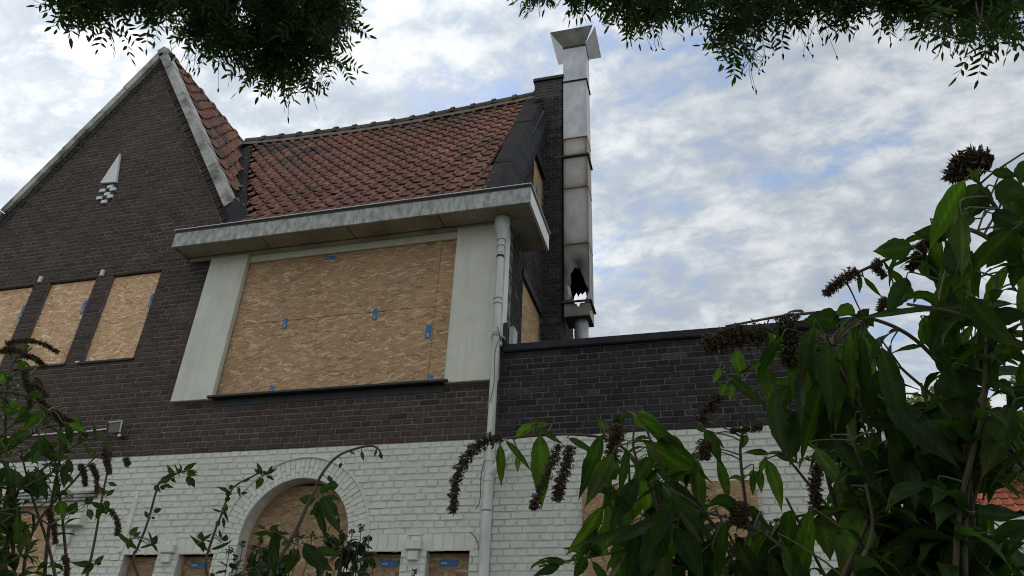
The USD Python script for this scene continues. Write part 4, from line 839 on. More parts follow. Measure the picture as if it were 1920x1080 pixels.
# ------------------------------------------------------------------ big butterfly bush, close on the right
rng = np.random.default_rng(77)
bush = thing('butterfly_bush', 'large dark butterfly bush with drooping leaves and brown seed spikes, close on the right', 'bush', (1.1, -4.2, 0))
A_right = [(985, 1090), (985, 1035), (1060, 1005), (1120, 990), (1085, 940), (1125, 840), (1180, 770), (1260, 790), (1330, 800), (1350, 690), (1400, 610), (1480, 590), (1560, 590), (1650, 545), (1690, 460), (1770, 350), (1840, 300), (1935, 305), (1935, 1120)]
gaps = [[(1345, 790), (1450, 785), (1450, 880), (1350, 890)], [(1415, 860), (1545, 890), (1550, 960), (1425, 970)], [(1622, 592), (1715, 588), (1735, 650), (1760, 665), (1745, 720), (1700, 745), (1690, 690), (1680, 645), (1622, 640)],
        [(1810, 400), (1870, 420), (1850, 500), (1820, 530)], [(1850, 560), (1890, 545), (1925, 580), (1925, 600), (1870, 600)], [(1180, 915), (1240, 900), (1290, 930), (1250, 960), (1185, 950)], [(1520, 1000), (1570, 1000), (1580, 1080), (1520, 1080)],
        [(1840, 920), (1930, 915), (1930, 1000), (1850, 1000)], [(1000, 830), (1090, 830), (1080, 1000), (1000, 1000)], [(1440, 630), (1300, 640), (1290, 760), (1400, 770)]]
okR = inside(A_right, gaps, rng, 0.08)
root = np.array([0.8, -4.1, 0.0])
def cane(px, d, jit=0.25): return [root + [rng.normal(0, jit), rng.normal(0, jit), 0], pix(px[0][0], px[0][1] + 260, d + 0.25)] + [pix(x, y, d if not k else k) for x, y, k in ((q + (0,))[:3] for q in px)]
SH = [([(1290, 1120), (1235, 960), (1206, 885), (1150, 828), (1060, 814), (948, 822)], 2.15, 0.10, 0.9), ([(1420, 1120), (1400, 960), (1388, 850), (1392, 770), (1340, 668)], 2.3, 0.14, 0.5), ([(1600, 1120), (1560, 930), (1520, 780), (1480, 660), (1440, 612)], 2.0, 0.2, 0.5),
      ([(2000, 760), (1900, 500), (1800, 427), (1700, 470), (1610, 510), (1560, 535)], 1.95, 0.13, 0.93), ([(2010, 900), (1960, 600), (1890, 430), (1840, 350), (1815, 315)], 1.8, 0.16, 0.5), ([(1990, 1000), (1850, 800), (1720, 640), (1600, 590), (1490, 590), (1360, 612)], 2.05, 0.2, 0.5),
      ([(1800, 1120), (1700, 1000), (1580, 960), (1450, 975)], 2.2, 0.16, 0.4), ([(1500, 1150), (1400, 1050), (1290, 1015), (1130, 1040), (1010, 1062)], 2.35, 0.13, 0.45), ([(1830, 1120), (1815, 900), (1770, 770), (1690, 690)], 1.85, 0.2, 0.35), ([(1660, 1120), (1600, 1010), (1510, 900), (1470, 850)], 2.25, 0.14, 0.45),
      ([(1350, 1150), (1290, 1040), (1230, 930), (1190, 850), (1190, 790)], 2.2, 0.2, 0.4), ([(1750, 1120), (1680, 900), (1610, 760), (1560, 650)], 1.9, 0.21, 0.35), ([(1980, 800), (1900, 650), (1800, 590), (1700, 570)], 1.75, 0.19, 0.3), ([(2000, 1000), (1900, 850), (1800, 700), (1760, 560), (1790, 440)], 1.9, 0.2, 0.3),
      ([(1240, 1180), (1200, 1060), (1150, 960), (1120, 880)], 2.1, 0.18, 0.4), ([(1450, 1180), (1380, 1040), (1300, 940), (1240, 870), (1210, 800)], 2.05, 0.2, 0.4), ([(1560, 1180), (1480, 1040), (1390, 980), (1320, 960)], 1.95, 0.2, 0.35), ([(1850, 1180), (1790, 980), (1660, 870), (1600, 800)], 2.0, 0.2, 0.3),
      ([(1790, 1150), (1800, 950), (1840, 780), (1850, 640), (1870, 520)], 1.75, 0.19, 0.25), ([(1720, 1180), (1640, 1060), (1600, 980), (1560, 870)], 2.05, 0.2, 0.3)]
for k in range(20):
    x1, y1 = rng.uniform(1560, 1900), rng.uniform(620, 1000); SH.append(([(min(1810, x1 + rng.uniform(-60, 140)), 1150), (min(1815, x1 + rng.uniform(-20, 60)), (y1 + 1100) / 2), (x1, y1)], rng.uniform(1.75, 2.3), rng.uniform(.17, .24), 0.25))
for k in range(12):
    x1, y1 = rng.uniform(1130, 1480), rng.uniform(930, 1040); SH.append(([(x1 + rng.uniform(30, 120), 1180), (x1 + rng.uniform(0, 50), (y1 + 1120) / 2), (x1, y1)], rng.uniform(2.0, 2.4), 0.18, 0.3))
leaves, samples = [], []
for px, d, L, s0 in SH:
    st_, lv, P = shoot(cane(px, d), 0.0075, 0.003, L, rng, s0=s0, gap=0.062 if s0 < 0.4 else 0.06, ok=okR, ratio=0.27, n=60, droop=(0.7, 1.6))
    put(bush, 'stem', st_, 'cane', smooth=True); leaves += lv; samples.append(P)
H = [  # the leaves one can name by outline: base, tip, width, distance, tilt, tone
    (998, 795, 960, 822, 22, 2.15, .2, 1), (948, 826, 1001, 880, 15, 2.13, .3, 0), (938, 834, 941, 912, 21, 2.14, 0, 1), (971, 853, 970, 886, 13, 2.16, 0, 1), (1012, 815, 1021, 953, 44, 2.12, .1, 1), (1004, 801, 1058, 834, 15, 2.14, .5, 2), (1066, 822, 1122, 848, 18, 2.14, .6, 2),
    (1030, 795, 985, 800, 14, 2.18, .3, 1), (1000, 797, 1008, 786, 12, 2.18, 0, 0), (1135, 806, 1120, 782, 14, 2.2, 0, 1), (1150, 802, 1162, 778, 15, 2.2, .2, 1), (1145, 800, 1180, 772, 18, 2.2, 0, 0), (1186, 775, 1252, 815, 40, 2.1, .3, 1), (1190, 772, 1336, 906, 42, 2.05, .7, 0), (1208, 830, 1334, 904, 38, 2.08, .2, 1),
    (1226, 874, 1338, 906, 26, 2.12, .2, 0), (1222, 858, 1186, 902, 34, 2.1, 0, 0), (1228, 910, 1328, 972, 58, 2.0, .1, 0), (1130, 815, 1084, 936, 36, 2.05, .4, 0), (1150, 850, 1096, 950, 40, 2.0, .3, 1), (1160, 870, 1115, 905, 40, 2.05, 0, 1), (1280, 960, 1120, 1010, 30, 1.98, .4, 0), (1240, 985, 1060, 1010, 22, 2.0, .8, 0), (1250, 975, 1190, 1085, 55, 1.95, .2, 0), (1265, 990, 1330, 1085, 50, 1.95, .2, 0),
    (1330, 815, 1361, 838, 14, 2.3, .3, 0), (1325, 808, 1300, 800, 12, 2.3, .2, 0), (1322, 805, 1353, 870, 32, 2.2, .4, 0), (1345, 860, 1378, 945, 22, 2.2, .3, 0), (1310, 850, 1275, 880, 20, 2.25, 0, 0), (1400, 815, 1390, 840, 16, 2.3, 0, 0), (1440, 850, 1395, 842, 14, 2.25, .2, 0), (1438, 855, 1422, 895, 12, 2.25, .2, 1), (1437, 862, 1480, 955, 28, 2.2, .2, 1), (1452, 850, 1500, 870, 14, 2.3, .3, 0), (1425, 880, 1424, 925, 16, 2.2, 0, 1), (1412, 885, 1410, 930, 14, 2.2, .2, 0),
    (1500, 655, 1520, 780, 58, 1.95, .1, 1), (1588, 640, 1598, 736, 56, 1.9, .1, 1), (1560, 612, 1500, 604, 26, 2.0, .4, 0), (1575, 600, 1508, 595, 44, 1.95, .2, 0), (1620, 590, 1640, 612, 22, 1.95, .3, 0), (1612, 600, 1625, 575, 22, 2.0, 0, 0), (1480, 660, 1375, 700, 18, 2.1, .5, 2), (1380, 655, 1388, 712, 30, 2.1, 0, 1), (1440, 690, 1445, 765, 34, 2.05, .1, 1), (1480, 720, 1450, 780, 34, 2.0, .2, 0), (1350, 690, 1340, 720, 14, 2.2, 0, 1), (1362, 720, 1345, 745, 16, 2.2, .2, 1), (1370, 722, 1372, 752, 14, 2.2, 0, 1),
    (1710, 462, 1638, 474, 46, 1.9, .2, 0), (1720, 480, 1655, 500, 12, 1.9, .9, 0), (1785, 435, 1712, 440, 36, 1.85, .2, 0), (1830, 410, 1780, 420, 26, 1.85, .6, 0), (1700, 520, 1665, 590, 40, 1.9, .3, 0), (1665, 505, 1705, 540, 16, 1.95, .4, 0), (1690, 545, 1715, 560, 30, 1.95, .2, 2), (1620, 520, 1655, 558, 12, 1.95, .5, 0), (1610, 515, 1618, 550, 10, 1.95, 0, 0), (1840, 345, 1796, 400, 42, 1.8, .2, 0), (1850, 350, 1815, 410, 40, 1.8, .4, 0), (1865, 350, 1925, 365, 50, 1.75, .2, 0), (1860, 322, 1910, 330, 22, 1.75, .3, 0),
    (1900, 430, 1780, 545, 44, 1.7, .8, 0), (1860, 400, 1925, 420, 40, 1.75, .4, 0), (1790, 460, 1830, 560, 50, 1.8, .2, 0), (1780, 450, 1810, 555, 46, 1.82, .3, 0), (1905, 430, 1848, 500, 62, 1.78, .1, 0), (1770, 540, 1810, 560, 46, 1.85, .2, 0), (1920, 470, 1890, 540, 34, 1.8, .4, 0), (1925, 300, 1905, 345, 30, 1.75, .3, 0), (1750, 580, 1600, 590, 22, 1.9, .9, 0), (1900, 570, 1720, 575, 30, 1.8, .8, 0), (1925, 590, 1790, 600, 40, 1.75, .5, 0),
    (1545, 740, 1530, 840, 46, 1.95, .2, 0), (1500, 770, 1470, 870, 44, 2.0, .3, 0), (1600, 760, 1560, 880, 60, 1.9, .2, 0), (1660, 690, 1630, 780, 50, 1.85, .3, 0), (1790, 690, 1800, 800, 74, 1.75, .1, 0), (1900, 760, 1850, 900, 60, 1.7, .6, 2), (1620, 790, 1700, 800, 30, 1.85, .7, 0), (1540, 960, 1560, 1050, 50, 1.95, .1, 1), (1470, 1000, 1500, 1075, 40, 2.0, .2, 0), (1620, 950, 1580, 1085, 70, 1.8, .1, 1), (1830, 960, 1920, 970, 34, 1.7, .5, 0), (1760, 900, 1740, 960, 60, 1.75, .2, 0),
    (1130, 1038, 1085, 1015, 20, 2.3, .2, 0), (1125, 1040, 1055, 1022, 18, 2.3, .3, 0), (1060, 1055, 1010, 1045, 16, 2.3, .2, 0), (1050, 1060, 1000, 1080, 20, 2.3, .3, 0), (1100, 1045, 1075, 1085, 26, 2.25, .2, 0)]
for h in H:
    bx, by, tx, ty, w, d, tl, tone = h; leaves.append(face_leaf(bx, by, tx, ty, w, d, rng, tilt=tl * rng.choice([-1, 1]), tone=tone, side=rng.normal(0, 0.18), curve=rng.uniform(0, 0.25)))
okH = inside([(1340, 640), (1470, 600), (1600, 600), (1690, 600), (1760, 590), (1930, 560), (1930, 1075), (1100, 1075), (1030, 1060), (1110, 1000), (1100, 880), (1140, 830), (1200, 800), (1260, 830), (1330, 850), (1345, 940), (1420, 1000), (1440, 780), (1380, 760)], [g for k, g in enumerate(gaps) if k not in (5, 8, 9)] + [[(1645, 590), (1700, 590), (1700, 640), (1645, 630)], [(1700, 670), (1750, 660), (1755, 735), (1700, 760)], [(1840, 700), (1905, 690), (1900, 830), (1845, 850)], [(1835, 915), (1930, 915), (1930, 1000), (1850, 1000)]], rng, 0.0)
n, stems_at = 0, cKDTree(np.vstack(samples))
while n < 250:       # hanging leaves of the outer twigs
    x, y, d = rng.uniform(1110, 1925), rng.uniform(590, 1060), rng.uniform(1.75, 2.4); a = rng.normal(0, .55); L = rng.uniform(80, 165) * 2 / d
    tx, ty = x + math.sin(a) * L, y + math.cos(a) * L
    if stems_at.query(pix(x, y, d))[0] > 0.13: continue
    if not all(okH(x + (tx - x) * q, min(y + (ty - y) * q, 1070)) for q in (0, .35, .7, .95)): continue
    leaves.append(face_leaf(x, y, tx, ty, L * rng.uniform(.2, .33), d, rng, tilt=rng.normal(0, .6), ddist=rng.normal(0, .04), side=rng.normal(0, .25), tone=int(rng.random() < .3), curve=rng.uniform(0, .3), fold=rng.uniform(.1, .45))); n += 1
okU = inside([(1690, 480), (1800, 340), (1860, 320), (1935, 325), (1935, 760), (1640, 760), (1600, 640), (1640, 590), (1760, 585)], gaps[2:5] + [[(1645, 590), (1700, 590), (1700, 640), (1645, 630)]], rng, 0.0)
n = 0
while n < 46:
    x, y, d = rng.uniform(1600, 1930), rng.uniform(330, 700), rng.uniform(1.65, 2.1); a = rng.normal(0, .7); L = rng.uniform(70, 140) * 2 / d
    tx, ty = x + math.sin(a) * L, y + math.cos(a) * L
    if stems_at.query(pix(x, y, d))[0] > 0.16 or not all(okU(min(1930, x + (tx - x) * q), y + (ty - y) * q) for q in (0, .35, .7, .95)): continue
    leaves.append(face_leaf(x, y, tx, ty, L * rng.uniform(.24, .38), d, rng, tilt=rng.normal(0, .6), ddist=rng.normal(0, .04), side=rng.normal(0, .25), tone=int(rng.random() < .2), curve=rng.uniform(0, .3), fold=rng.uniform(.1, .45))); n += 1
put(bush, 'leaf_stalks', petioles(leaves, samples), 'green_stem', kind='stuff')
pieces(bush, 'leaf', 'leaves', leaves, 'bush_leaf', smooth=True)
for pts, r0, r1, n, fl in (([(942, 820), (905, 830), (872, 862), (853, 910), (850, 968)], .034, .018, 650, .016), ([(1070, 835), (1062, 870), (1050, 910), (1044, 942)], .032, .022, 480, .016), ([(1048, 832), (1035, 870), (1010, 925), (999, 958)], .024, .018, 320, .016), ([(1160, 795), (1150, 830), (1148, 872)], .035, .03, 420, .018),
                           ([(1440, 625), (1390, 632), (1350, 640), (1318, 650)], .05, .035, 700, .02), ([(1470, 590), (1480, 630), (1478, 690)], .05, .03, 480, .02), ([(1350, 740), (1330, 760), (1310, 790)], .03, .022, 260, .016), ([(1610, 508), (1575, 528), (1545, 553)], .026, .014, 300, .016), ([(1652, 492), (1640, 500), (1660, 520)], .018, .01, 130, .016), ([(1775, 430), (1735, 460), (1705, 510)], .03, .014, 380, .017),
                           ([(1860, 305), (1825, 298), (1800, 310), (1792, 340)], .038, .03, 700, .024), ([(1395, 612), (1370, 618), (1350, 625)], .012, .006, 90, .014), ([(1385, 940), (1388, 970), (1383, 985)], .035, .025, 420, .018), ([(1325, 825), (1320, 845), (1322, 862)], .03, .02, 300, .016), ([(1295, 965), (1275, 1010), (1285, 1070)], .05, .045, 800, .022), ([(1535, 865), (1528, 910), (1530, 960)], .024, .02, 380, .016),
                           ([(1560, 735), (1545, 745), (1535, 755)], .035, .028, 380, .02), ([(1430, 800), (1400, 805), (1368, 808)], .014, .008, 160, .014), ([(1620, 985), (1640, 1000), (1670, 1015)], .06, .05, 650, .024), ([(1665, 560), (1655, 570), (1650, 585)], .018, .01, 150, .014), ([(1500, 730), (1505, 770), (1510, 800)], .02, .014, 200, .014)):
    d = 2.1 if pts[0][0] < 1300 else 1.95
    put(bush, 'seed_spike', spike([pix(x, y, d) for x, y in pts], r0, r1, n, rng, fl), 'brick', tinted=True)

# ------------------------------------------------------------------ smaller butterfly bush at the left edge
rng = np.random.default_rng(78)
lb = thing('butterfly_bush', 'smaller butterfly bush with many thin brown seed spikes at the left edge', 'bush', (-2.7, -4.0, 0))
okL = inside([(-60, 625), (60, 650), (110, 740), (170, 790), (235, 830), (240, 880), (205, 900), (190, 960), (130, 1010), (110, 1100), (-60, 1100)], [[(150, 880), (250, 880), (250, 1000), (150, 1000)], [(60, 930), (130, 940), (120, 1050), (70, 1060)]], rng, 0.15)
leaves, samples = [], []
for px, d, L in (([(30, 1150), (20, 950), (10, 800), (20, 690), (60, 652)], 3.4, .12), ([(80, 1150), (95, 960), (112, 860), (115, 800), (130, 780)], 3.5, .1), ([(-60, 1150), (-30, 900), (-10, 760), (30, 700), (70, 690)], 3.2, .12), ([(0, 1150), (30, 930), (80, 880), (150, 830), (210, 815)], 3.4, .11), ([(-80, 1000), (0, 940), (60, 905), (110, 880)], 3.3, .14),
                 ([(-80, 1150), (-20, 1010), (40, 960), (95, 985)], 3.3, .13), ([(110, 1150), (95, 1040), (60, 930), (40, 850)], 3.4, .13), ([(-60, 900), (20, 840), (90, 800), (150, 800)], 3.5, .12), ([(-60, 1150), (10, 1060), (70, 1030)], 3.2, .12), ([(130, 1150), (120, 1000), (108, 900), (100, 840)], 3.5, .09), ([(-90, 800), (-20, 740), (40, 740), (90, 770)], 3.3, .12), ([(40, 1150), (60, 1000), (140, 900), (185, 850)], 3.5, .1)):
    base = [np.array([-2.7 + rng.normal(0, .3), -4.0 + rng.normal(0, .3), 0]), pix(px[0][0], px[0][1] + 250, d + 0.2)]
    s_, lv, P = shoot(base + [pix(x, y, d) for x, y in px], 0.009, 0.003, L, rng, s0=0.45, gap=0.05, ok=okL, ratio=0.36, n=50)
    put(lb, 'stem', s_, 'cane', smooth=True); leaves += lv; samples.append(P)
for bx, by, tx, ty, w, tone in ((55, 885, 70, 935, 38, 0), (60, 890, 90, 900, 24, 0), (0, 960, 45, 1000, 34, 0), (15, 975, 60, 1030, 34, 1), (110, 940, 122, 972, 22, 1), (130, 965, 145, 940, 20, 0), (20, 1040, 30, 1070, 20, 0), (10, 875, -10, 920, 26, 0), (80, 825, 60, 870, 24, 2), (90, 840, 110, 830, 14, 0), (5, 770, 45, 765, 22, 1), (110, 905, 100, 935, 10, 0), (160, 945, 175, 930, 14, 0), (165, 955, 172, 975, 14, 2)):
    leaves.append(face_leaf(bx, by, tx, ty, w, 3.35, rng, tilt=rng.normal(0, .3), tone=tone))
n, at = 0, cKDTree(np.vstack(samples))
while n < 50:
    x, y, d = rng.uniform(-30, 225), rng.uniform(700, 1060), rng.uniform(3.1, 3.6); a = rng.normal(0, .8); L = rng.uniform(28, 58)
    tx, ty = x + math.sin(a) * L, y + math.cos(a) * L
    if at.query(pix(x, y, d))[0] > 0.16 or not (okL(x, y) and okL((x + tx) / 2, (y + ty) / 2) and okL(tx, min(ty, 1095))): continue
    leaves.append(face_leaf(x, y, tx, ty, L * rng.uniform(.26, .42), d, rng, tilt=rng.normal(0, .6), side=rng.normal(0, .3), tone=int(rng.integers(0, 3)), curve=rng.uniform(0, .4))); n += 1
put(lb, 'leaf_stalks', petioles(leaves, samples), 'green_stem', kind='stuff')
pieces(lb, 'leaf', 'leaves', leaves, 'bush_leaf', smooth=True)
for pts in ([(10, 645), (45, 638), (80, 645), (112, 662)], [(40, 665), (65, 672), (88, 690)], [(45, 690), (50, 720), (58, 735)], [(90, 745), (60, 720), (55, 770)], [(100, 770), (140, 795), (165, 820)], [(120, 800), (95, 770), (70, 745)], [(150, 870), (158, 890), (160, 912)], [(170, 870), (180, 890), (182, 925)], [(195, 840), (200, 865), (205, 885)], 
            [(90, 955), (100, 985), (105, 1020)], [(120, 1040), (126, 1060), (124, 1085)], [(0, 660), (20, 655), (40, 660)]):
    put(lb, 'seed_spike', spike([pix(x, y, 3.4) for x, y in pts], .017, .007, 230, rng, .02), 'brick', tinted=True)

# ------------------------------------------------------------------ young shoots in front of the white wall
def young(label, stem_px, d, lvs, r=0.0075, spikes=(), L=None):
    rng = np.random.default_rng(len(label)); P = spline([pix(*stem_px[0], d) * (1, 1, 0), pix(stem_px[0][0] - 12, stem_px[0][1] + 160, d)] + [pix(x, y, d) for x, y in stem_px], 60)
    t = thing('young_shoot', label, 'plant', P[0])
    put(t, 'stem', tube(P, np.linspace(r, 0.004, 60), 7), 'cane', smooth=True)
    lv = [face_leaf(bx, by, tx, ty, w * .85, d + rng.normal(0, .05), rng, tilt=rng.normal(0, .35), side=rng.normal(0, .3), tone=int(rng.integers(0, 3) == 2) * 2) for bx, by, tx, ty, w in lvs]
    put(t, 'leaf_stalks', petioles(lv, [P]), 'green_stem', kind='stuff')
    pieces(t, 'leaf', 'leaves', lv, 'bush_leaf', smooth=True)
    for s in spikes: put(t, 'seed_spike', spike([pix(x, y, d) for x, y in s], .02, .012, 200, rng, .02), 'brick', tinted=True)
young('thin upright stem with sparse leaves and small brown spikes left of the faint wall strip', [(162, 1090), (172, 1040), (180, 1000), (190, 940), (202, 880), (208, 835)], 4.0,
      [(176, 1058, 130, 1060, 13), (176, 1060, 150, 1076, 14), (178, 1058, 195, 1040, 12), (182, 1055, 190, 1058, 10), (196, 940, 205, 952, 16), (193, 945, 180, 975, 15), (200, 930, 215, 915, 10), (196, 950, 200, 965, 18), (190, 952, 170, 940, 12), (203, 905, 220, 912, 9), (199, 925, 182, 912, 8)],
      spikes=([(205, 955), (216, 968), (222, 990), (218, 1005)], [(207, 845), (202, 868), (206, 890)], [(236, 858), (238, 868), (242, 872)]))
young('bare young stem topped by a tuft of pointed leaves, between the strip and the arch', [(250, 1050), (256, 1032), (275, 985), (292, 925), (300, 905), (330, 888), (352, 882)], 4.2,
      [(258, 1030, 205, 996, 11), (245, 1005, 255, 985, 15), (245, 1010, 238, 1030, 14), (250, 1008, 265, 997, 10), (262, 1028, 300, 1015, 6), (284, 1020, 298, 1005, 15), (285, 1018, 280, 992, 5), (286, 1020, 298, 1035, 6), (280, 970, 268, 960, 10), (288, 960, 304, 953, 11), (284, 970, 292, 972, 6), (298, 910, 288, 918, 12), (300, 903, 324, 897, 17), (305, 910, 326, 914, 12), (297, 915, 292, 922, 12), (303, 918, 308, 908, 12), (320, 896, 330, 905, 8), (325, 893, 312, 872, 14), (330, 890, 305, 893, 10), (335, 888, 326, 868, 5), (340, 882, 338, 868, 5), (345, 884, 368, 865, 16), (350, 888, 370, 890, 12), (352, 892, 356, 912, 14), (355, 895, 366, 914, 13), (350, 884, 372, 882, 8), (340, 886, 330, 880, 13)])
young('young stem with curled leaves beside the left foot of the white arch', [(386, 1060), (391, 1032), (405, 990), (415, 965), (428, 930), (442, 910), (470, 895), (490, 885)], 4.1,
      [(390, 1032, 352, 1006, 11), (375, 1012, 378, 996, 14), (376, 1015, 400, 1000, 8), (378, 1015, 382, 1036, 13), (395, 1030, 440, 1022, 8), (420, 1015, 425, 1002, 14), (415, 1010, 410, 992, 6), (412, 975, 405, 990, 12), (418, 970, 420, 992, 9), (418, 955, 430, 980, 7), (416, 960, 396, 955, 5), (420, 960, 425, 945, 16), (428, 940, 424, 930, 13), (432, 925, 408, 908, 9), (434, 918, 432, 908, 14), (430, 922, 424, 932, 12), (448, 912, 448, 935, 6), (452, 925, 465, 924, 8), (470, 895, 455, 905, 8), (490, 890, 483, 866, 11), (488, 888, 475, 880, 9), (492, 895, 480, 918, 18), (494, 888, 500, 885, 10), (495, 890, 522, 880, 8), (500, 892, 515, 900, 9), (505, 886, 510, 872, 9)])
young('long dark cane arching over the white arch with drooping green leaves', [(505, 1090), (535, 1030), (560, 985), (575, 950), (590, 920), (600, 895), (625, 862), (655, 845), (695, 836), (712, 845), (715, 858)], 3.7,
      [(590, 935, 560, 945, 24), (600, 935, 625, 960, 26), (605, 930, 640, 1000, 36), (600, 925, 625, 900, 20), (622, 905, 615, 890, 12), (618, 910, 635, 912, 24), (595, 940, 600, 980, 26), (595, 955, 612, 1010, 22), (520, 990, 500, 1085, 26), (505, 995, 525, 985, 14), (505, 998, 475, 1005, 13), (500, 1000, 545, 1000, 12), (498, 992, 478, 985, 8), (530, 1010, 500, 1000, 12), (570, 1020, 610, 1085, 40), (560, 1030, 530, 1080, 26), (590, 1030, 640, 1040, 22), (575, 1035, 600, 1060, 24), (550, 1040, 480, 1075, 20), (678, 846, 680, 865, 9), (655, 846, 668, 852, 5), (706, 842, 702, 858, 7), (712, 850, 716, 862, 10), (640, 868, 636, 878, 8), (612, 930, 640, 935, 12), (580, 965, 610, 945, 14)], r=0.011)
# ------------------------------------------------------------------ ivy bush at the foot of the arch
rng = np.random.default_rng(80)
ivy = thing('ivy_bush', 'low bush of small glossy ivy leaves with round seed heads, below the arch', 'bush', (-2.45, -2.0, 0))
okI = inside([(370, 1100), (400, 1060), (450, 1040), (480, 1010), (540, 1020), (580, 1000), (620, 985), (650, 1010), (690, 1020), (700, 1060), (690, 1100)])
leaves, samples = [], []
for k in range(46):
    x, y = rng.uniform(390, 690), rng.uniform(1005, 1110)
    if not okI(x, min(y, 1095)): continue
    d = rng.uniform(4.55, 5.1); tip = pix(x, y, d); b = np.array([-2.45 + rng.normal(0, .25), -2.0 + rng.normal(0, .2), 0]); P = spline([b, (b + tip) / 2 + [rng.normal(0, .12), 0, .25], tip + DOWN * .12, tip], 30)
    put(ivy, 'stem', tube(P, np.linspace(.007, .0025, 30), 5), 'cane', smooth=True); samples.append(P)
    for q in range(13):
        c = P[29 - int(abs(rng.normal(0, 6)))  if q else 29]; A = unit(rng.normal(0, 1, 3) + [0, 0, -.2]); c = c + A * .03
        v, f, mm = leaf(c, A, rng.uniform(.045, .075), rng.uniform(.035, .05), unit([0, -.4, 1] + rng.normal(0, .4, 3)), droop=rng.uniform(.2, .8), rng=rng, seg=9, across=7, peak=.55, sharp=.9)
        leaves.append((v, f, np.array((.022, .042, .016)) * rng.uniform(.7, 1.3) * mm))
pieces(ivy, 'leaf', 'leaves', leaves, 'tree_leaf', smooth=True)
for x, y, r in ((677, 990, 7), (660, 998, 5), (645, 1008, 6), (640, 1000, 5), (692, 1010, 5), (684, 1011, 4), (505, 1030, 6), (510, 1045, 6), (476, 1030, 6), (470, 1048, 5), (430, 1032, 6), (585, 1002, 5), (612, 1005, 5), (440, 1045, 5), (560, 1012, 5), (455, 1020, 5), (700, 1060, 5), (777, 1073, 6), (650, 1030, 5)):
    d = 4.7; c = pix(x, y, d); rr = r * d / FPX; mb = MB(); mb.add(*tube(spline([c + np.array([rng.normal(0, .02), 0, -.25]), c + np.array([.005, 0, -.1]), c], 10), .0025, 5), (.05, .06, .03))
    for q in range(26):
        e = unit(rng.normal(0, 1, 3) + [0, 0, .3]); m = trimesh.creation.icosphere(0, .0042); mb.add(m.vertices + c + e * rr, m.faces, (.03, .035, .02)); mb.add(*tube([c, c + e * rr], .0009, 3), (.05, .06, .03))
    put(ivy, 'seed_head', mb, 'brick', tinted=True)

# ------------------------------------------------------------------ tree overhead: feathered leaves on drooping twigs
rng = np.random.default_rng(90)
tree = thing('pinnate_tree', 'tall tree whose dark feathered foliage hangs over the top of the photo', 'tree', (3.2, -7.6, 0))
trunk_p = spline([(3.2, -7.6, 0), (3.1, -7.5, 1.8), (2.9, -7.2, 3.6), (2.6, -6.8, 5.2)], 24)
put(tree, 'trunk', tube(trunk_p, np.linspace(.24, .15, 24), 14), 'bark', smooth=True)
TL = [(105, -50), (120, 0), (150, 20), (205, 38), (245, 18), (300, 30), (340, 60), (425, 78), (480, 122), (520, 146), (580, 150), (620, 120), (645, 85), (655, 45), (645, -50)]
TR = [(950, -60), (975, -8), (1020, -2), (1060, -22), (1110, -10), (1150, 20), (1190, 38), (1260, 10), (1330, 22), (1362, 70), (1385, 95), (1410, 60), (1450, 35), (1520, 28), (1580, 0), (1640, 10), (1700, 5), (1770, 18), (1840, 35), (1870, 45), (1900, 30), (1940, 35), (1940, -60)]
def scatter(poly, n):
    P = Polygon(poly); x0, y0, x1, y1 = P.bounds; out = []
    while len(out) < n:
        x, y = rng.uniform(x0, x1), rng.uniform(y0, y1)
        if P.contains(Point(x, y)): out.append((x, y))
    return out
def feather(B, A, L, n, rng, lw=0.015, ll=0.046):
    """one compound leaf: a thin stalk, leaflets in pairs and one at the tip"""
    A = unit(A); N = unit(rng.normal(0, 1, 3)); N = unit(N - A * (N @ A)); S = np.cross(A, N); mb = MB(); tint = np.array((.03, .05, .018)) * rng.uniform(.7, 1.3)
    P = [np.array(B) + A * L * s + DOWN * .25 * L * s * s for s in np.linspace(0, 1, 5)]
    mb.add(*tube(P, [.0016, .0014, .0012, .001, .0008], 3, caps=False), tint)
    for k in range(n):
        s = .22 + .78 * (k // 2) / max(1, (n - 1) // 2); c = P[0] + A * L * s + DOWN * .25 * L * s * s
        d = unit(A) if k == n - 1 else unit(S * (1 if k % 2 else -1) + A * rng.uniform(.3, .7) + DOWN * rng.uniform(0, .5)); l = ll * rng.uniform(.75, 1.15); w = unit(np.cross(d, N + rng.normal(0, .35, 3))) * lw * l / ll * rng.uniform(.85, 1.2)
        u = N * .003
        mb.add([c, c + d * l * .3 + w * .9 + u, c + d * l * .68 + w * .7 + u, c + d * l, c + d * l * .68 - w * .7 + u, c + d * l * .3 - w * .9 + u, c + d * l * .5], [[0, 1, 6], [1, 2, 6], [2, 3, 6], [3, 4, 6], [4, 5, 6], [5, 0, 6]], tint * rng.uniform(.85, 1.15))
    return mb.mesh()
crown, limbs = [], []
def limb(pts, r0, r1): P = spline(pts, 30); put(tree, 'limb', tube(P, np.linspace(r0, r1, 30), 10), 'bark', smooth=True); return P
top = trunk_p[-1]
LL = limb([top, (1.2, -5.9, 6.6), (-.8, -4.9, 7.2), tuple(pix(420, -60, 5.9)), tuple(pix(330, 10, 5.6))], .11, .02)
LL2 = limb([LL[17], (-1.6, -4.0, 6.8), tuple(pix(540, 20, 5.5)), tuple(pix(585, 110, 5.4))], .045, .012)
LR = limb([top, (2.2, -5.5, 6.4), tuple(pix(1500, -120, 5.4)), tuple(pix(1200, -30, 5.5)), tuple(pix(1060, 0, 5.6))], .10, .02)
LR2 = limb([LR[8], (2.6, -4.8, 6.0), tuple(pix(1800, -70, 5.0)), tuple(pix(1900, 0, 5.0))], .05, .014)
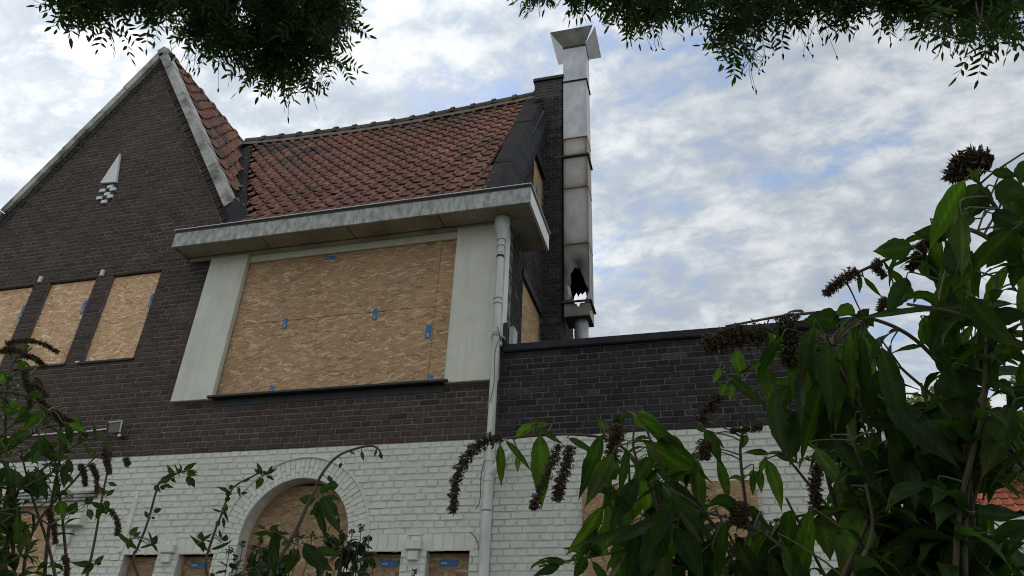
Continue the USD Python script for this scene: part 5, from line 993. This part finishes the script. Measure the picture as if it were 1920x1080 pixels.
LO = [limb([top, (2.0, -8.4, 6.6), (.6, -9.4, 7.3), (-2.5, -10.5, 7.8)], .09, .02), limb([top, (3.8, -7.9, 6.8), (5.5, -8.6, 7.6)], .09, .02), limb([top, (1.2, -7.2, 6.9), (-1.5, -7.4, 7.7), (-4.5, -7.6, 8.0)], .09, .02), limb([top, (3.2, -9.2, 6.8), (3.4, -11.5, 7.6)], .09, .02)]
def twigs(ends, near, per, spread=.09, big=1.0):
    S = np.vstack(near); kd = cKDTree(S); mb = MB()
    for e in ends:
        e = np.asarray(e); i = kd.query(e + np.array([0, 0, .25]))[1]; a = S[i]; L = np.linalg.norm(e - a)
        P = spline([a, (a + e) / 2 + np.array([0, 0, .16 * L]) + rng.normal(0, .06 * L, 3), e + rng.normal(0, .02, 3) + [0, 0, .08], e], 16); mb.add(*tube(P, np.linspace(.006, .002, 16), 4, caps=False), (.05, .045, .03))
        for q in range(per):
            k = 15 - int(min(15, abs(rng.normal(0, 4.0)))); A = unit(rng.normal(0, 1, 3) + DOWN * .55)
            crown.append(feather(P[k] + rng.normal(0, .02, 3), A, rng.uniform(.13, .2) * big, int(rng.choice([9, 11, 11, 13])), rng, ll=.06 * big, lw=.0092 * big) + ((1, 1, 1),))
    return mb
mb1 = twigs([pix(x, y, rng.uniform(5.0, 6.0)) for x, y in scatter(TL, 175)], [LL, LL2], 8)
mb2 = twigs([pix(x, y, rng.uniform(4.7, 5.7)) for x, y in scatter(TR, 190)] + [pix(x, y, 4.4) for x, y in ((1840, 40), (1850, 60), (1780, 45))], [LR, LR2], 8)
ends3 = [np.array([rng.uniform(-6.5, 6.5), rng.uniform(-13.5, -7.2), rng.uniform(6.0, 8.8)]) for _ in range(380)]
mb3 = twigs([e for e in ends3 if to_px(e)[1] < -140 or (e - EYE) @ FWD < 0.3], LO + [LR], 8, big=1.8)
mb1.v += mb2.v + mb3.v; off = mb1.n; mb1.f += [f + off for f in mb2.f] + [f + off + mb2.n for f in mb3.f]; mb1.c += mb2.c + mb3.c
put(tree, 'twigs', mb1, 'bark', kind='stuff')
crown2 = []
for v, f, c in [x if len(x) == 3 else (x[0], x[1], (1, 1, 1)) for x in crown]: crown2.append((v, f, np.array((.034, .06, .015)) * rng.uniform(.6, 1.35)))
pieces(tree, 'leaf', 'foliage', crown2, 'tree_leaf')
for x, y, n in ((1400, 120, 9), (1415, 140, 8), (1430, 100, 6), (1500, 75, 5), (1540, 75, 5), (1780, 80, 6), (1800, 85, 6), (1690, 50, 4), (370, 110, 5), (390, 125, 5), (350, 100, 4), (1225, 80, 5), (1310, 50, 5), (410, 140, 4), (538, 190, 3), (1870, 90, 3)):
    mb = MB(); d = 5.2; o = pix(x, y - 45, d)
    for q in range(n):
        e = pix(x + rng.normal(0, 22), y + rng.uniform(-25, 30), d + rng.normal(0, .1)); P = spline([o, (o + e) / 2 + rng.normal(0, .03, 3), e], 8); mb.add(*tube(P, .0016, 3), (.05, .04, .02))
        mb.add(*tube([e, e + DOWN * .012 + rng.normal(0, .003, 3), e + DOWN * .03 + rng.normal(0, .006, 3)], [.003, .006, .002], 5), (.06, .05, .025))
    put(tree, 'seed_pods', mb, 'brick', tinted=True)

# ------------------------------------------------------------------ beyond: two trees and a neighbour's roof
def far_tree(label, px, d, h0, rad, n, seed, hue):
    rng = np.random.default_rng(seed); c = pix(px[0], px[1], d); t = thing('leafy_tree', label, 'tree', (c[0], c[1], 0))
    put(t, 'trunk', tube(spline([(c[0], c[1], 0), (c[0] + .1, c[1], c[2] * .4), (c[0] - .1, c[1] + .1, c[2])], 12), np.linspace(.24, .08, 12), 9), 'bark', smooth=True)
    cl = []
    for k in range(26):
        e = unit(rng.normal(0, 1, 3)); cc = c + e * np.array(rad) * rng.uniform(.35, .95); cl.append((cc, rng.uniform(.5, 1.0)))
        put(t, 'limb', tube(spline([(c[0], c[1], c[2] - rad[2] * .5), (c + cc) / 2 + [0, 0, -.3], cc], 8), np.linspace(.07, .015, 8), 5), 'bark', smooth=True)
    P, F, C = [], [], []
    for k in range(n):
        cc, r = cl[rng.integers(len(cl))]; e = unit(rng.normal(0, 1, 3)); p = cc + e * r * rng.random() ** .4 * (1, 1, .8); a = unit(rng.normal(0, 1, 3)) * rng.uniform(.06, .12); b = unit(np.cross(a, rng.normal(0, 1, 3))) * rng.uniform(.03, .055)
        P += [p - a, p + b, p + a, p - b]; F += [[4 * k, 4 * k + 1, 4 * k + 2], [4 * k, 4 * k + 2, 4 * k + 3]]; C += [np.array(hue) * rng.uniform(.7, 1.3)] * 4
    p = put(t, 'crown', (np.array(P), np.array(F), np.array(C)), 'far_leaf', tinted=True, kind='stuff')
far_tree('yellowish green tree far behind the big bush, above the neighbouring red roof', (1850, 830), 24, 0, (2.0, 2.0, 2.3), 15000, 5, (.10, .115, .03))
far_tree('second distant tree between the annex corner and the neighbouring roof', (1735, 850), 27, 0, (1.7, 1.8, 1.7), 11000, 6, (.085, .105, .03))
nh = pixy(1885, 964, 13.0); ny = 13.0
nb = thing('neighbouring_house', 'neighbouring red-roofed house with white eaves board, glimpsed through the big bush', 'house', (nh[0] + 4, ny + 3, 0))
nx0, nx1 = nh[0] - 1.6, nh[0] + 8.0
put(nb, 'wall', box(nx0 + .3, nx1 - .3, ny + .35, ny + 5.5, 0, nh[2] - .05), 'far_wall')
put(nb, 'eaves_board', box(nx0, nx1, ny, ny + .04, nh[2] - .32, nh[2] - .005, .004), 'white_plastic')
put(nb, 'soffit', box(nx0, nx1, ny + .041, ny + .349, nh[2] - .32, nh[2] - .28), 'far_wall')
NF = Frame((0, ny - .05, nh[2] + .02), (1, 0, 0), (0, .74, .67), (0, -.67, .74))
nr = put(nb, 'roof_slope', NF.slab(sbox(nx0, 0, nx1, 4.1), -.1, -.012), 'roof_tile')
put(nb, 'roof_slope', Frame((0, ny - .05 + 2 * 4.1 * .74, nh[2] + .02), (1, 0, 0), (0, -.74, .67), (0, .67, .74)).slab(sbox(nx0, 0, nx1, 4.1), -.1, 0), 'roof_tile')
rng = np.random.default_rng(91); items = []
for r in range(13):
    for k in range(int((nx1 - nx0) / .24)):
        v, f = tile(NF, nx0 + k * .24, r * .31, w=.255, L=.375, lift=.035, rng=rng); items.append((v, f, np.array((.42, .13, .065)) * rng.uniform(.75, 1.15)))
pieces(nr, 'roof_tile', 'roof_tiles', items, 'roof_tile', smooth=35)
for k in range(4):
    w = put(nb, 'window', box(nx0 + .8 + k * 2.2, nx0 + 2.0 + k * 2.2, ny + .31, ny + .349, nh[2] - 2.0, nh[2] - .7, .004), 'white_plastic')
    put(w, 'pane', box(nx0 + .88 + k * 2.2, nx0 + 1.92 + k * 2.2, ny + .30, ny + .309, nh[2] - 1.92, nh[2] - .78), 'far_glass')
